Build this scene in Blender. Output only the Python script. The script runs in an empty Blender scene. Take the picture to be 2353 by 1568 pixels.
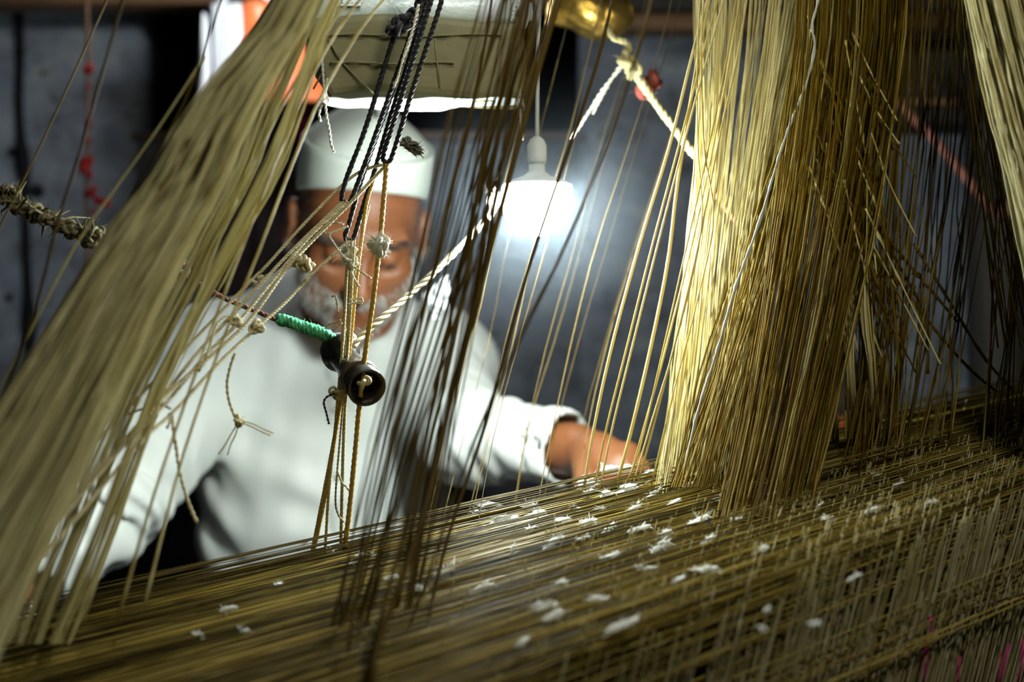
import bpy, bmesh, math, random
import numpy as np
from mathutils import Vector, Matrix

random.seed(11)
rng = np.random.default_rng(11)
SC = bpy.context.scene
COL = SC.collection
CAM_Z = 1.0
FP = 2353 * 50 / 36.0           # focal length in photo pixels

def P(px, py, d):
    """world point seen at photo pixel (px,py) at distance d along the view axis"""
    return np.array([(px - 1176.5) / FP * d, d, CAM_Z - (py - 784.0) / FP * d])

def PP(rows):
    return np.array([P(*r) for r in rows])

# ------------------------------------------------------------------ camera
cam_d = bpy.data.cameras.new('camera')
cam = bpy.data.objects.new('camera', cam_d)
COL.objects.link(cam)
cam.location = (0, 0, CAM_Z)
cam.rotation_euler = (math.pi / 2, 0, 0)
cam_d.lens = 50
cam_d.sensor_width = 36
cam_d.clip_start = 0.02
cam_d.dof.use_dof = True
cam_d.dof.focus_distance = 1.14
cam_d.dof.aperture_fstop = 3.5
SC.camera = cam

# ------------------------------------------------------------------ light, exposure
LAMP_STRENGTH = 470.0
BAG_FILL_STRENGTH = 120.0
NEAR_FILL_STRENGTH = 380.0
ROLL_FILL_STRENGTH = 60.0
HALO_DENSITY = 0.10
world = bpy.data.worlds.new('world')
SC.world = world
world.use_nodes = True
world.node_tree.nodes['Background'].inputs[0].default_value = (0.30, 0.36, 0.5, 1)
world.node_tree.nodes['Background'].inputs[1].default_value = 0.01
SC.view_settings.view_transform = 'Standard'
SC.view_settings.look = 'None'
SC.view_settings.gamma = 1
SC.view_settings.use_curve_mapping = False
SC.view_settings.exposure = 0.0
SC.cycles.use_denoising = True
SC.cycles.max_bounces = 6
SC.cycles.diffuse_bounces = 3
SC.cycles.glossy_bounces = 2
SC.cycles.transmission_bounces = 4
SC.cycles.volume_bounces = 0
SC.cycles.transparent_max_bounces = 8
SC.cycles.sample_clamp_indirect = 4.0
SC.cycles.caustics_reflective = False
SC.cycles.caustics_refractive = False

# ------------------------------------------------------------------ materials
def new_mat(name):
    m = bpy.data.materials.new(name)
    m.use_nodes = True
    nt = m.node_tree
    nt.nodes.clear()
    out = nt.nodes.new('ShaderNodeOutputMaterial')
    return m, nt, out

def ramp(nt, fac, stops):
    r = nt.nodes.new('ShaderNodeValToRGB')
    els = r.color_ramp.elements
    while len(els) < len(stops):
        els.new(0.5)
    for e, (p, c) in zip(els, stops):
        e.position = p
        e.color = (*c, 1)
    nt.links.new(fac, r.inputs[0])
    return r.outputs[0]

def noise_tex(nt, scale, detail=4, rough=0.6, coord='Object', stretch=None):
    tc = nt.nodes.new('ShaderNodeTexCoord')
    src = tc.outputs[coord]
    if stretch:
        mp = nt.nodes.new('ShaderNodeMapping')
        mp.inputs['Scale'].default_value = stretch
        nt.links.new(src, mp.inputs[0])
        src = mp.outputs[0]
    n = nt.nodes.new('ShaderNodeTexNoise')
    n.inputs['Scale'].default_value = scale
    n.inputs['Detail'].default_value = detail
    n.inputs['Roughness'].default_value = rough
    nt.links.new(src, n.inputs['Vector'])
    return n.outputs['Fac']

def bump(nt, height, strength, dist, bsdf):
    b = nt.nodes.new('ShaderNodeBump')
    b.inputs['Strength'].default_value = strength
    b.inputs['Distance'].default_value = dist
    nt.links.new(height, b.inputs['Height'])
    nt.links.new(b.outputs[0], bsdf.inputs['Normal'])

def surf_mat(name, stops, scale=12, rough=0.7, metal=0.0, bump_s=0.2, bump_d=0.004, bscale=None, detail=5,
             sub=0.0, stretch=None, spec=0.4, coat=0.0, coord='Object', transl=None):
    m, nt, out = new_mat(name)
    b = nt.nodes.new('ShaderNodeBsdfPrincipled')
    n = noise_tex(nt, scale, detail, coord=coord, stretch=stretch)
    nt.links.new(ramp(nt, n, stops), b.inputs['Base Color'])
    b.inputs['Roughness'].default_value = rough
    b.inputs['Metallic'].default_value = metal
    b.inputs['Specular IOR Level'].default_value = spec
    b.inputs['Coat Weight'].default_value = coat
    if sub:
        b.inputs['Subsurface Weight'].default_value = sub
        b.inputs['Subsurface Radius'].default_value = (0.01, 0.004, 0.002)
        b.inputs['Subsurface Scale'].default_value = 0.6
    if bump_s:
        n2 = noise_tex(nt, bscale or scale * 3, 6, coord=coord, stretch=stretch)
        bump(nt, n2, bump_s, bump_d, b)
    if transl:
        t = nt.nodes.new('ShaderNodeBsdfTranslucent')
        t.inputs[0].default_value = (*transl[1], 1)
        mx = nt.nodes.new('ShaderNodeMixShader')
        mx.inputs[0].default_value = transl[0]
        nt.links.new(b.outputs[0], mx.inputs[1])
        nt.links.new(t.outputs[0], mx.inputs[2])
        nt.links.new(mx.outputs[0], out.inputs[0])
    else:
        nt.links.new(b.outputs[0], out.inputs[0])
    return m

def thread_mat(name, stops, tcol, tfac=0.35, rough=0.35, fleck=0.0, spec=0.5):
    """silk or cotton thread: colour differs thread by thread and along the length, light seeps through"""
    m, nt, out = new_mat(name)
    g = nt.nodes.new('ShaderNodeNewGeometry')
    oi = nt.nodes.new('ShaderNodeObjectInfo')
    add = nt.nodes.new('ShaderNodeMath'); add.operation = 'ADD'
    nt.links.new(g.outputs['Random Per Island'], add.inputs[0])
    nt.links.new(oi.outputs['Random'], add.inputs[1])
    n = noise_tex(nt, 30, 3, coord='Generated' if False else 'Object')
    a2 = nt.nodes.new('ShaderNodeMath'); a2.operation = 'MULTIPLY_ADD'
    nt.links.new(n, a2.inputs[0]); a2.inputs[1].default_value = 0.5
    nt.links.new(add.outputs[0], a2.inputs[2])
    fr = nt.nodes.new('ShaderNodeMath'); fr.operation = 'FRACT'
    nt.links.new(a2.outputs[0], fr.inputs[0])
    c = ramp(nt, fr.outputs[0], stops)
    b = nt.nodes.new('ShaderNodeBsdfPrincipled')
    nt.links.new(c, b.inputs['Base Color'])
    b.inputs['Roughness'].default_value = rough
    b.inputs['Specular IOR Level'].default_value = spec
    b.inputs['Specular Tint'].default_value = (*[min(1, .35 + v * 1.1) for v in tcol], 1)
    t = nt.nodes.new('ShaderNodeBsdfTranslucent')
    t.inputs[0].default_value = (*tcol, 1)
    mx = nt.nodes.new('ShaderNodeMixShader')
    mx.inputs[0].default_value = tfac
    nt.links.new(b.outputs[0], mx.inputs[1])
    nt.links.new(t.outputs[0], mx.inputs[2])
    nt.links.new(mx.outputs[0], out.inputs[0])
    return m

def emit_mat(name, col, s):
    m, nt, out = new_mat(name)
    e = nt.nodes.new('ShaderNodeEmission')
    e.inputs[0].default_value = (*col, 1)
    e.inputs[1].default_value = s
    nt.links.new(e.outputs[0], out.inputs[0])
    return m

# ------------------------------------------------------------------ mesh helpers
def mesh_obj(name, V, F, mat, parent=None, smooth=True, origin=None):
    """V (n,3) world coordinates, F list of faces or (m,4)/(m,3) array -> ONE object"""
    V = np.asarray(V, dtype=np.float64)
    if parent is not None:
        org = np.array(parent['_org'])
    elif origin is not None:
        org = np.asarray(origin, float)
    else:
        org = (V.min(0) + V.max(0)) / 2
    me = bpy.data.meshes.new(name)
    L = V - org
    if isinstance(F, np.ndarray):
        k = F.shape[1]
        me.vertices.add(len(L)); me.vertices.foreach_set('co', L.astype(np.float32).ravel())
        me.loops.add(F.size); me.loops.foreach_set('vertex_index', F.astype(np.int32).ravel())
        me.polygons.add(len(F))
        me.polygons.foreach_set('loop_start', np.arange(0, F.size, k, dtype=np.int32))
        if smooth:
            me.polygons.foreach_set('use_smooth', np.ones(len(F), bool))
        me.update(calc_edges=True)
    else:
        me.from_pydata(L.tolist(), [], [list(map(int, f)) for f in F])
        if smooth:
            for p in me.polygons: p.use_smooth = True
    for mm in (mat if isinstance(mat, (list, tuple)) else [mat]):
        me.materials.append(mm)
    o = bpy.data.objects.new(name, me)
    COL.objects.link(o)
    if parent is not None:
        o.parent = parent
    else:
        o.location = org
    o['_org'] = org.tolist()
    return o

def tag(o, label=None, cat=None, group=None, kind=None):
    if label: o['label'] = label
    if cat: o['category'] = cat
    if group: o['group'] = group
    if kind: o['kind'] = kind
    return o

def thing(name, label, cat, loc, group=None):
    o = bpy.data.objects.new(name, None)
    COL.objects.link(o)
    o.empty_display_size = 0.05
    o.location = loc
    o['_org'] = [float(v) for v in loc]
    return tag(o, label, cat, group)

def catmull(C, t):
    """C (m,c,3) control points, t parameters 0..1 -> (m,len(t),3)"""
    m, c, _ = C.shape
    u = np.clip(t, 0, 1) * (c - 1)
    i = np.minimum(u.astype(int), c - 2)
    f = (u - i)[None, :, None]
    g = lambda k: C[:, np.clip(k, 0, c - 1)]
    p0, p1, p2, p3 = g(i - 1), g(i), g(i + 1), g(i + 2)
    return 0.5 * ((2 * p1) + (-p0 + p2) * f + (2 * p0 - 5 * p1 + 4 * p2 - p3) * f * f + (-p0 + 3 * p1 - 3 * p2 + p3) * f ** 3)

def resample(pts, step):
    pts = np.asarray(pts, float)
    if len(pts) > 2:
        q = catmull(pts[None], np.linspace(0, 1, 24 * len(pts)))[0]
    else:
        q = np.array([pts[0] + (pts[1] - pts[0]) * s for s in np.linspace(0, 1, 40)])
    d = np.r_[0, np.cumsum(np.linalg.norm(np.diff(q, axis=0), axis=1))]
    n = max(4, int(d[-1] / step) + 1)
    s = np.linspace(0, d[-1], n)
    return np.stack([np.interp(s, d, q[:, j]) for j in range(3)], 1), s

def frames(pts):
    T = np.gradient(pts, axis=0)
    T /= np.linalg.norm(T, axis=1)[:, None] + 1e-12
    U = np.zeros_like(T)
    ref = np.array([0, 1, 0.0]) if abs(T[0][1]) < 0.9 else np.array([1, 0, 0.0])
    u = np.cross(T[0], ref); u /= np.linalg.norm(u)
    for i in range(len(T)):
        u = u - T[i] * np.dot(u, T[i]); u /= np.linalg.norm(u) + 1e-12
        U[i] = u
    return T, U, np.cross(T, U)

def grid_faces(n, k, off=0, closed=True):
    i = np.arange(n - 1)[:, None]
    j = np.arange(k if closed else k - 1)[None, :]
    j2 = (j + 1) % k
    return (np.stack([i * k + j, i * k + j2, (i + 1) * k + j2, (i + 1) * k + j], -1) + off).reshape(-1, 4)

class Acc:
    """collects quads for one mesh"""
    def __init__(s): s.V = []; s.F = []; s.n = 0
    def add(s, V, F):
        s.V.append(np.asarray(V, float)); s.F.append(np.asarray(F) + s.n); s.n += len(V)
    def tube(s, pts, r, k=6, cap=True):
        pts = np.asarray(pts, float); n = len(pts)
        r = np.broadcast_to(np.asarray(r, float), (n,))
        T, U, W = frames(pts)
        a = np.arange(k) * 2 * math.pi / k
        V = pts[:, None] + r[:, None, None] * (np.cos(a)[None, :, None] * U[:, None] + np.sin(a)[None, :, None] * W[:, None])
        F = grid_faces(n, k)
        V = V.reshape(-1, 3)
        if cap:
            V = np.vstack([V, pts[:1], pts[-1:]])
            c0, c1 = n * k, n * k + 1
            j = np.arange(0, k, 2)
            A = np.stack([np.full_like(j, c0), (j + 2) % k, (j + 1) % k, j], 1)
            b = (n - 1) * k
            B = np.stack([np.full_like(j, c1), b + j, b + (j + 1) % k, b + (j + 2) % k], 1)
            if k % 2 == 0:
                F = np.vstack([F, A, B])
        s.add(V, F)
        return s
    def rope(s, pts, R, plies=3, pitch=None, k=5, lump=0.0, hairs=0):
        pitch = pitch or R * 7
        q, L = resample(pts, pitch / 7)
        T, U, W = frames(q)
        ph = L / pitch * 2 * math.pi
        lum = 1 + lump * (np.sin(L * 190 + 1) * .5 + np.sin(L * 67) * .5 + rng.normal(0, .25, len(L)))
        for j in range(plies):
            a = ph + j * 2 * math.pi / plies
            c = q + (R * .5 * lum)[:, None] * (np.cos(a)[:, None] * U + np.sin(a)[:, None] * W)
            s.tube(c, R * .56 * lum, k + (k % 2))
        for h in range(hairs):
            i = rng.integers(0, len(q)); d = rng.normal(0, 1, 3)
            d /= np.linalg.norm(d)
            s.tube(np.array([q[i] + d * R * .8, q[i] + d * R * (1.2 + rng.random()) + rng.normal(0, R * .3, 3)]), [.00012, .00006], 4)
        return s
    def knot(s, c, size, r, seed=0, hairs=0):
        t = np.linspace(0, 2 * math.pi, 70)
        g = np.random.default_rng(seed)
        M = np.linalg.qr(g.normal(0, 1, (3, 3)))[0]
        pts = np.stack([np.sin(t) + 2 * np.sin(2 * t), np.cos(t) - 2 * np.cos(2 * t), -np.sin(3 * t)], 1) / 3 * size
        pts = pts @ M + np.asarray(c)
        s.tube(pts, r, 6, cap=False)
        for h in range(hairs):
            d = g.normal(0, 1, 3); d /= np.linalg.norm(d)
            e = d + g.normal(0, .4, 3)
            s.tube(np.array([c + d * size * .6, c + d * size * 1.1, c + d * size * 1.1 + e * size * .5]), [.0002, .00015, .00008], 4)
        return s
    def box(s, lo, hi, taper=None):
        x0, y0, z0 = lo; x1, y1, z1 = hi
        V = [(x0, y0, z0), (x1, y0, z0), (x1, y1, z0), (x0, y1, z0), (x0, y0, z1), (x1, y0, z1), (x1, y1, z1), (x0, y1, z1)]
        F = [(0, 3, 2, 1), (4, 5, 6, 7), (0, 1, 5, 4), (1, 2, 6, 5), (2, 3, 7, 6), (3, 0, 4, 7)]
        s.add(V, F); return s
    def rbox(s, lo, hi, b):
        """box with chamfered edges"""
        lo = np.array(lo, float); hi = np.array(hi, float)
        bm = bmesh.new(); bmesh.ops.create_cube(bm, size=1)
        for v in bm.verts:
            v.co = Vector([(lo[i] + hi[i]) / 2 + v.co[i] * (hi[i] - lo[i]) for i in range(3)])
        bmesh.ops.bevel(bm, geom=bm.edges[:], offset=b, segments=2, profile=.5, affect='EDGES')
        bm.verts.index_update()
        V = [tuple(v.co) for v in bm.verts]
        F = []
        for f in bm.faces:
            ix = [v.index for v in f.verts]
            if len(ix) == 3: ix = ix + [ix[2]]
            if len(ix) == 4: F.append(ix)
            else:
                for q in range(1, len(ix) - 1): F.append([ix[0], ix[q], ix[q + 1], ix[q + 1]])
        bm.free()
        s.add(V, np.array(F)); return s
    def lathe(s, c, axis, prof, k=24):
        axis = np.asarray(axis, float); axis /= np.linalg.norm(axis)
        ref = np.array([0, 0, 1.0]) if abs(axis[2]) < .9 else np.array([1.0, 0, 0])
        u = np.cross(axis, ref); u /= np.linalg.norm(u); w = np.cross(axis, u)
        a = np.arange(k) * 2 * math.pi / k
        R = np.array([p[0] for p in prof]); H = np.array([p[1] for p in prof])
        V = np.asarray(c) + H[:, None, None] * axis + R[:, None, None] * (np.cos(a)[None, :, None] * u + np.sin(a)[None, :, None] * w)
        s.add(V.reshape(-1, 3), grid_faces(len(prof), k)); return s
    def obj(s, name, mat, parent=None, smooth=True, origin=None):
        V = np.vstack(s.V); F = np.vstack(s.F)
        if (F[:, 2] == F[:, 3]).any():
            F = [tuple(dict.fromkeys(f)) for f in F.tolist()]
        return mesh_obj(name, V, F, mat, parent, smooth, origin)

def tubes(Pts, r, k=4):
    """Pts (m,s,3), r (m,) or (m,s) -> list of (V) and shared F, for many slim threads at once"""
    m, n, _ = Pts.shape
    r = np.asarray(r, float)
    if r.ndim == 1: r = np.repeat(r[:, None], n, 1)
    T = np.gradient(Pts, axis=1); T /= np.linalg.norm(T, axis=2)[..., None] + 1e-12
    U = np.cross(T, np.array([0, 1.0, 0.03])); U /= np.linalg.norm(U, axis=2)[..., None] + 1e-12
    W = np.cross(T, U)
    a = np.arange(k) * 2 * math.pi / k + .4
    V = Pts[:, :, None] + r[:, :, None, None] * (np.cos(a)[:, None] * U[:, :, None] + np.sin(a)[:, None] * W[:, :, None])
    return V.reshape(m, n * k, 3), grid_faces(n, k)

def thread_parts(parent, name, Pts, r, mat, single=300, k=4, stuff_name=None):
    """the first `single` threads become parts of their own, the rest one part of kind stuff"""
    V, F = tubes(Pts, r, k)
    m = len(V)
    for i in range(min(single, m)):
        mesh_obj(name, V[i], F, mat, parent)
    if m > single:
        nv = V.shape[1]
        FF = (F[None] + (np.arange(m - single) * nv)[:, None, None]).reshape(-1, 4)
        o = mesh_obj(stuff_name or (name + '_mass'), V[single:].reshape(-1, 3), FF, mat, parent)
        o['kind'] = 'stuff'

def cluster(ctrl, n, dj=0.02, jit=3.0, segs=10, power=1.0, ends=0.0):
    """ctrl rows (x_first, x_last, y, d[, depth spread]) from top to bottom -> (n,segs,3) threads"""
    u = rng.random(n)
    u = np.where(u < .5, .5 * (2 * u) ** power, 1 - .5 * (2 - 2 * u) ** power)
    dd = rng.normal(0, 1, n)
    C = []
    for row in ctrl:
        x0, x1, y, d = row[:4]
        sp = row[4] if len(row) > 4 else dj
        px = x0 + (x1 - x0) * u + rng.normal(0, jit, n)
        py = y + rng.normal(0, 1, n) * ends
        dep = d + dd * sp + rng.normal(0, sp * .25, n)
        C.append(np.stack([(px - 1176.5) / FP * dep, dep, CAM_Z - (py - 784) / FP * dep], 1))
    return catmull(np.stack(C, 1), np.linspace(0, 1, segs))

def px_r(px, d):
    """radius in metres of something px photo pixels wide at distance d"""
    return px / 2 / FP * d

# ------------------------------------------------------------------ organic shapes: signed distance fields meshed by surface nets
class Sdf:
    def __init__(s): s.pr = []
    def add(s, kind, op='u', k=0.02, frame=None, **a):
        for q in ('a', 'b', 'c', 'r'):
            if q in a and not np.isscalar(a[q]): a[q] = np.asarray(a[q], float)
        s.pr.append((kind, op, k, frame, a)); return s
    def ball(s, c, r, **k): return s.add('ell', c=c, r=np.broadcast_to(np.asarray(r, float), (3,)), **k)
    def cone(s, a, b, ra, rb=None, **k): return s.add('cone', a=a, b=b, ra=ra, rb=ra if rb is None else rb, **k)
    def cyl(s, a, b, ra, rb=None, **k): return s.add('cyl', a=a, b=b, ra=ra, rb=ra if rb is None else rb, **k)
    def chain(s, pts, rad, **k):
        for i in range(len(pts) - 1): s.cone(pts[i], pts[i + 1], rad[i], rad[i + 1], **k)
        return s

def prim_d(pr, X):
    kind, op, k, fr, a = pr
    if fr is not None:
        X = (X - fr[0]) @ fr[1] / fr[2]
    if kind == 'ell':
        q = X - a['c']
        if 'rot' in a: q = q @ a['rot']
        k0 = np.linalg.norm(q / a['r'], axis=1)
        k1 = np.linalg.norm(q / a['r'] ** 2, axis=1) + 1e-9
        d = np.where(k0 < 1e-4, -a['r'].min(), k0 * (k0 - 1) / k1)
    elif kind == 'cone':
        ab = a['b'] - a['a']; q = X - a['a']
        t = np.clip(q @ ab / (ab @ ab), 0, 1)
        d = np.linalg.norm(q - t[:, None] * ab, axis=1) - (a['ra'] + (a['rb'] - a['ra']) * t)
    else:
        ab = a['b'] - a['a']; L = np.linalg.norm(ab); n = ab / L; q = X - a['a']
        h = q @ n
        rad = np.linalg.norm(q - h[:, None] * n, axis=1)
        d = np.maximum(rad - (a['ra'] + (a['rb'] - a['ra']) * np.clip(h / L, 0, 1)), np.maximum(-h, h - L))
    return d * fr[2] if fr is not None else d

def sdf_eval(prims, X):
    D = np.full(len(X), 9.0)
    for pr in prims:
        d = prim_d(pr, X); op, k = pr[1], pr[2]
        if op == 'u':
            h = np.clip(.5 + .5 * (D - d) / k, 0, 1)
            D = D * (1 - h) + d * h - k * h * (1 - h)
        else:
            h = np.clip(.5 - .5 * (D + d) / k, 0, 1)
            D = D * (1 - h) - d * h + k * h * (1 - h)
    return D

def sdf_mesh(sdf, lo, hi, h, post=None, pad=0.0):
    lo = np.asarray(lo, float); hi = np.asarray(hi, float)
    B = 14
    nb = np.ceil((hi - lo) / (h * B)).astype(int)
    N = nb * B + 1
    G = np.full(N, 1.0, np.float32)
    bi = np.stack(np.meshgrid(*[np.arange(n) for n in nb], indexing='ij'), -1).reshape(-1, 3)
    cen = lo + (bi + .5) * B * h
    hd = B * h * .5 * 1.7321
    DC = sdf_eval(sdf.pr, cen)
    PD = np.stack([prim_d(p, cen) for p in sdf.pr], 1)
    off = np.stack(np.meshgrid(*[np.arange(B + 1)] * 3, indexing='ij'), -1).reshape(-1, 3)
    for q in range(len(bi)):
        s0 = bi[q] * B
        if abs(DC[q]) > hd * 1.5 + .03 + pad:
            if DC[q] < 0: G[s0[0]:s0[0] + B + 1, s0[1]:s0[1] + B + 1, s0[2]:s0[2] + B + 1] = -1
            continue
        X = lo + (s0 + off) * h
        use = [p for j, p in enumerate(sdf.pr) if (PD[q, j] - hd * 1.6 < DC[q] + hd * 1.6 + p[2] if p[1] == 'u' else PD[q, j] < hd * 3.2 + p[2])]
        D = sdf_eval(use, X)
        if post is not None: D = post(X, D)
        G[s0[0]:s0[0] + B + 1, s0[1]:s0[1] + B + 1, s0[2]:s0[2] + B + 1] = D.reshape(B + 1, B + 1, B + 1)
    S = G < 0
    cnt = np.zeros(N - 1, np.int8)
    sl = [slice(None, -1), slice(1, None)]
    for i in (0, 1):
        for j in (0, 1):
            for k in (0, 1):
                cnt += S[sl[i], sl[j], sl[k]]
    act = np.argwhere((cnt > 0) & (cnt < 8))
    idx = np.full(N - 1, -1, np.int32)
    idx[tuple(act.T)] = np.arange(len(act))
    acc = np.zeros((len(act), 3)); num = np.zeros(len(act))
    for ax in range(3):
        o1, o2 = [i for i in range(3) if i != ax]
        for u in (0, 1):
            for v in (0, 1):
                p = act.copy(); p[:, o1] += u; p[:, o2] += v
                p2 = p.copy(); p2[:, ax] += 1
                a = G[tuple(p.T)]; b = G[tuple(p2.T)]
                m = (a < 0) != (b < 0)
                t = np.where(m, a / np.where(m, a - b, 1), 0)
                pos = p.astype(float); pos[:, ax] += t
                acc[m] += pos[m]; num[m] += 1
    V = lo + acc / num[:, None] * h
    quads = []
    for ax in range(3):
        o1, o2 = (ax + 1) % 3, (ax + 2) % 3
        a = [slice(None)] * 3; b = [slice(None)] * 3
        a[ax] = slice(None, -1); b[ax] = slice(1, None)
        e = np.argwhere(S[tuple(a)] != S[tuple(b)])
        e = e[(e[:, o1] > 0) & (e[:, o2] > 0) & (e[:, o1] < N[o1] - 1) & (e[:, o2] < N[o2] - 1)]
        ins = S[tuple(e.T)]
        c = []
        for du, dv in ((-1, -1), (0, -1), (0, 0), (-1, 0)):
            p = e.copy(); p[:, o1] += du; p[:, o2] += dv
            c.append(idx[tuple(p.T)])
        Q = np.stack(c, 1)
        Q[~ins] = Q[~ins][:, ::-1]
        quads.append(Q)
    return V, np.vstack(quads).astype(np.int32)

def wob(X, f, seed):
    """smooth pseudo noise of a point set, about -1..1"""
    g = np.random.default_rng(seed)
    r = 0
    for i in range(5):
        k = g.normal(0, 1, 3) * f * (1 + .5 * i)
        r = r + np.sin(X @ k + g.random() * 6.28) / (1 + .4 * i)
    return r / 2.6

# ------------------------------------------------------------------ the weaver
def rot(axis, deg):
    return np.array(Matrix.Rotation(math.radians(deg), 3, axis))

def build_weaver():
    H = P(824, 527, 1.72)
    HR = rot('Z', 12) @ rot('Y', 4) @ rot('X', 31)       # nod forward, turn to his left, lean a little
    FR = (H, HR, .96)
    loc = lambda x, y, z: H + HR @ (np.array([x, y, z]) * .96)
    root = thing('person', 'bearded man in white cap and long white shirt bending over the loom, eyes down',
                 'person', (-.25, 1.9, .46))
    b = Sdf()
    f = dict(frame=FR)
    b.ball((0, .008, .035), (.074, .094, .088), **f)
    b.ball((0, -.012, -.03), (.063, .072, .075), k=.03, **f)
    b.ball((0, -.03, -.062), (.050, .056, .056), k=.03, **f)
    b.ball((0, -.072, -.104), (.021, .019, .017), k=.03, **f)                 # chin
    for s in (-1, 1):
        b.ball((s * .043, -.060, -.022), (.022, .021, .018), k=.02, **f)      # cheekbone
        b.cone((s * .010, -.086, .021), (s * .047, -.070, .026), .0085, .007, k=.014, **f)   # brow ridge
        b.ball((s * .031, -.094, .003), (.019, .015, .0125), op='s', k=.012, **f)             # eye socket
        b.ball((s * .031, -.0735, .001), (.0145, .0145, .0135), k=.004, **f)   # closed lid over the eye
        b.cone((s * .017, -.083, -.0005), (s * .044, -.077, -.003), .0016, k=.003, op='s', **f)  # slit between lids
        b.cone((s * .020, -.088, -.012), (s * .042, -.075, -.014), .0016, k=.008, op='s', **f)
        b.ball((s * .012, -.098, -.037), (.0085, .010, .0075), k=.007, **f)   # nostril wing
        b.cone((s * .020, -.094, -.042), (s * .034, -.082, -.062), .002, k=.010, op='s', **f)  # nasolabial fold
        b.ball((s * .052, -.035, -.058), (.018, .03, .03), k=.02, **f)        # jaw corner
        # ear
        b.ball((s * .083, .012, -.004), (.011, .020, .034), k=.008, **f)
        b.ball((s * .087, .010, -.026), (.007, .010, .012), k=.006, **f)
        b.ball((s * .095, .004, .000), (.007, .011, .017), op='s', k=.005, **f)
    b.cone((0, -.086, .016), (0, -.112, -.031), .0075, .0105, k=.012, **f)     # nose
    b.ball((0, -.113, -.035), (.0105, .010, .009), k=.008, **f)
    b.cone((-.020, -.086, -.064), (.020, -.086, -.064), .0055, k=.007, **f)    # lips
    b.cone((0, -.091, -.0625), (0, -.091, -.0626), .006, k=.008, **f)
    b.cone((-.017, -.085, -.075), (.017, -.085, -.075), .0062, k=.007, **f)
    b.cone((-.024, -.093, -.0695), (.024, -.093, -.0695), .0016, k=.003, op='s', **f)
    b.cone((-.05, -.092, .043), (.05, -.092, .043), .001, k=.006, op='s', **f)   # forehead lines
    b.cone((-.04, -.088, .058), (.04, -.088, .058), .001, k=.006, op='s', **f)
    # neck and trunk
    neck0 = loc(0, .035, -.06); neck1 = P(800, 790, 1.90)
    b.cone(neck0, neck1, .056, .062, k=.03)
    RS, LS = P(487, 850, 1.87), P(1002, 850, 1.87)
    RE, LE = P(268, 1140, 1.63), P(1062, 1000, 1.69)
    RW, LW = P(-45, 1392, 1.46), P(1322, 1034, 1.585)
    hipc = np.array([-.25, 1.93, .56])
    ch = P(755, 940, 1.92)
    b.ball(ch, (.15, .10, .18), k=.05)
    b.ball((hipc + ch) / 2 + np.array([0, -.02, 0]), (.135, .105, .17), k=.06)
    b.ball(hipc, (.15, .11, .11), k=.06)
    b.cone(RS, LS, .05, k=.05); b.cone(neck1, RS, .05, .05, k=.04); b.cone(neck1, LS, .05, .05, k=.04)
    b.chain([RS, RE, RW], [.048, .038, .027], k=.02)
    b.chain([LS, LE, LW], [.048, .038, .027], k=.02)
    hips = [hipc + np.array([s * .09, 0, -.01]) for s in (-1, 1)]
    knees = [np.array([-.25 + s * .16, 1.47, .55]) for s in (-1, 1)]
    ank = [np.array([-.25 + s * .15, 1.45, .09]) for s in (-1, 1)]
    toes = [a + np.array([s * .03, -.16, -.055]) for s, a in zip((-1, 1), ank)]
    for h_, kn, an, to in zip(hips, knees, ank, toes):
        b.chain([h_, kn, an], [.085, .055, .038], k=.03)
        b.cone(an + np.array([0, .03, -.05]), to, .036, .026, k=.025)
    # hands
    def hand(w, palm_c, knu, mids, tips, th, rp):
        b.cone(w, palm_c, .026, rp, k=.015)
        for k_, m_, t_ in zip(knu, mids, tips):
            b.cone(palm_c, k_, .015, .0115, k=.012)
            b.chain([k_, m_, t_], [.0108, .0090, .0072], k=.003)
        b.chain(th, [.016, .0115, .008], k=.006)
    hand(LW, P(1375, 1050, 1.54),
         [P(1446, 1040, 1.515), P(1430, 1058, 1.505), P(1408, 1072, 1.505), P(1383, 1080, 1.51)],
         [P(1478, 1080, 1.50), P(1460, 1102, 1.485), P(1432, 1116, 1.48), P(1400, 1120, 1.485)],
         [P(1494, 1124, 1.49), P(1472, 1148, 1.47), P(1442, 1160, 1.465), P(1404, 1158, 1.475)],
         [P(1345, 1062, 1.54), P(1343, 1108, 1.51), P(1358, 1146, 1.485)], .027)
    hand(RW, P(-115, 1440, 1.42),
         [P(-195, 1440, 1.39), P(-190, 1470, 1.38), P(-175, 1495, 1.385), P(-155, 1515, 1.39)],
         [P(-250, 1480, 1.365), P(-248, 1512, 1.355), P(-228, 1540, 1.36), P(-200, 1555, 1.37)],
         [P(-275, 1530, 1.35), P(-272, 1562, 1.345), P(-250, 1585, 1.35), P(-215, 1592, 1.36)],
         [P(-100, 1465, 1.42), P(-105, 1520, 1.385), P(-130, 1555, 1.36)], .027)
    V, F = sdf_mesh(b, (-.76, 1.25, -.01), (.26, 2.08, 1.24), .0042)
    skin = surf_mat('skin', [(.3, (.19, .064, .023)), (.55, (.24, .086, .032)), (.8, (.29, .112, .046))], 26, .5, bump_s=.12, bump_d=.002,
                    bscale=160, sub=.12, spec=.45)
    mesh_obj('body', V, F, skin, root)

    # --- shirt: loose cloth over trunk and arms, hollow at neck and cuffs
    s = Sdf()
    fold = np.array
    s.ball(ch + fold([.0, -.005, .0]), (.168, .128, .20), k=.05)
    s.ball((hipc + ch) / 2 + fold([0, -.035, .01]), (.165, .135, .19), k=.07)
    s.ball(hipc + fold([0, -.03, -.0]), (.185, .16, .13), k=.07)
    s.cone(RS, LS, .066, k=.05); s.cone(neck1 + fold([0, .0, -.02]), RS + fold([0, 0, .006]), .065, .066, k=.04)
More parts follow.
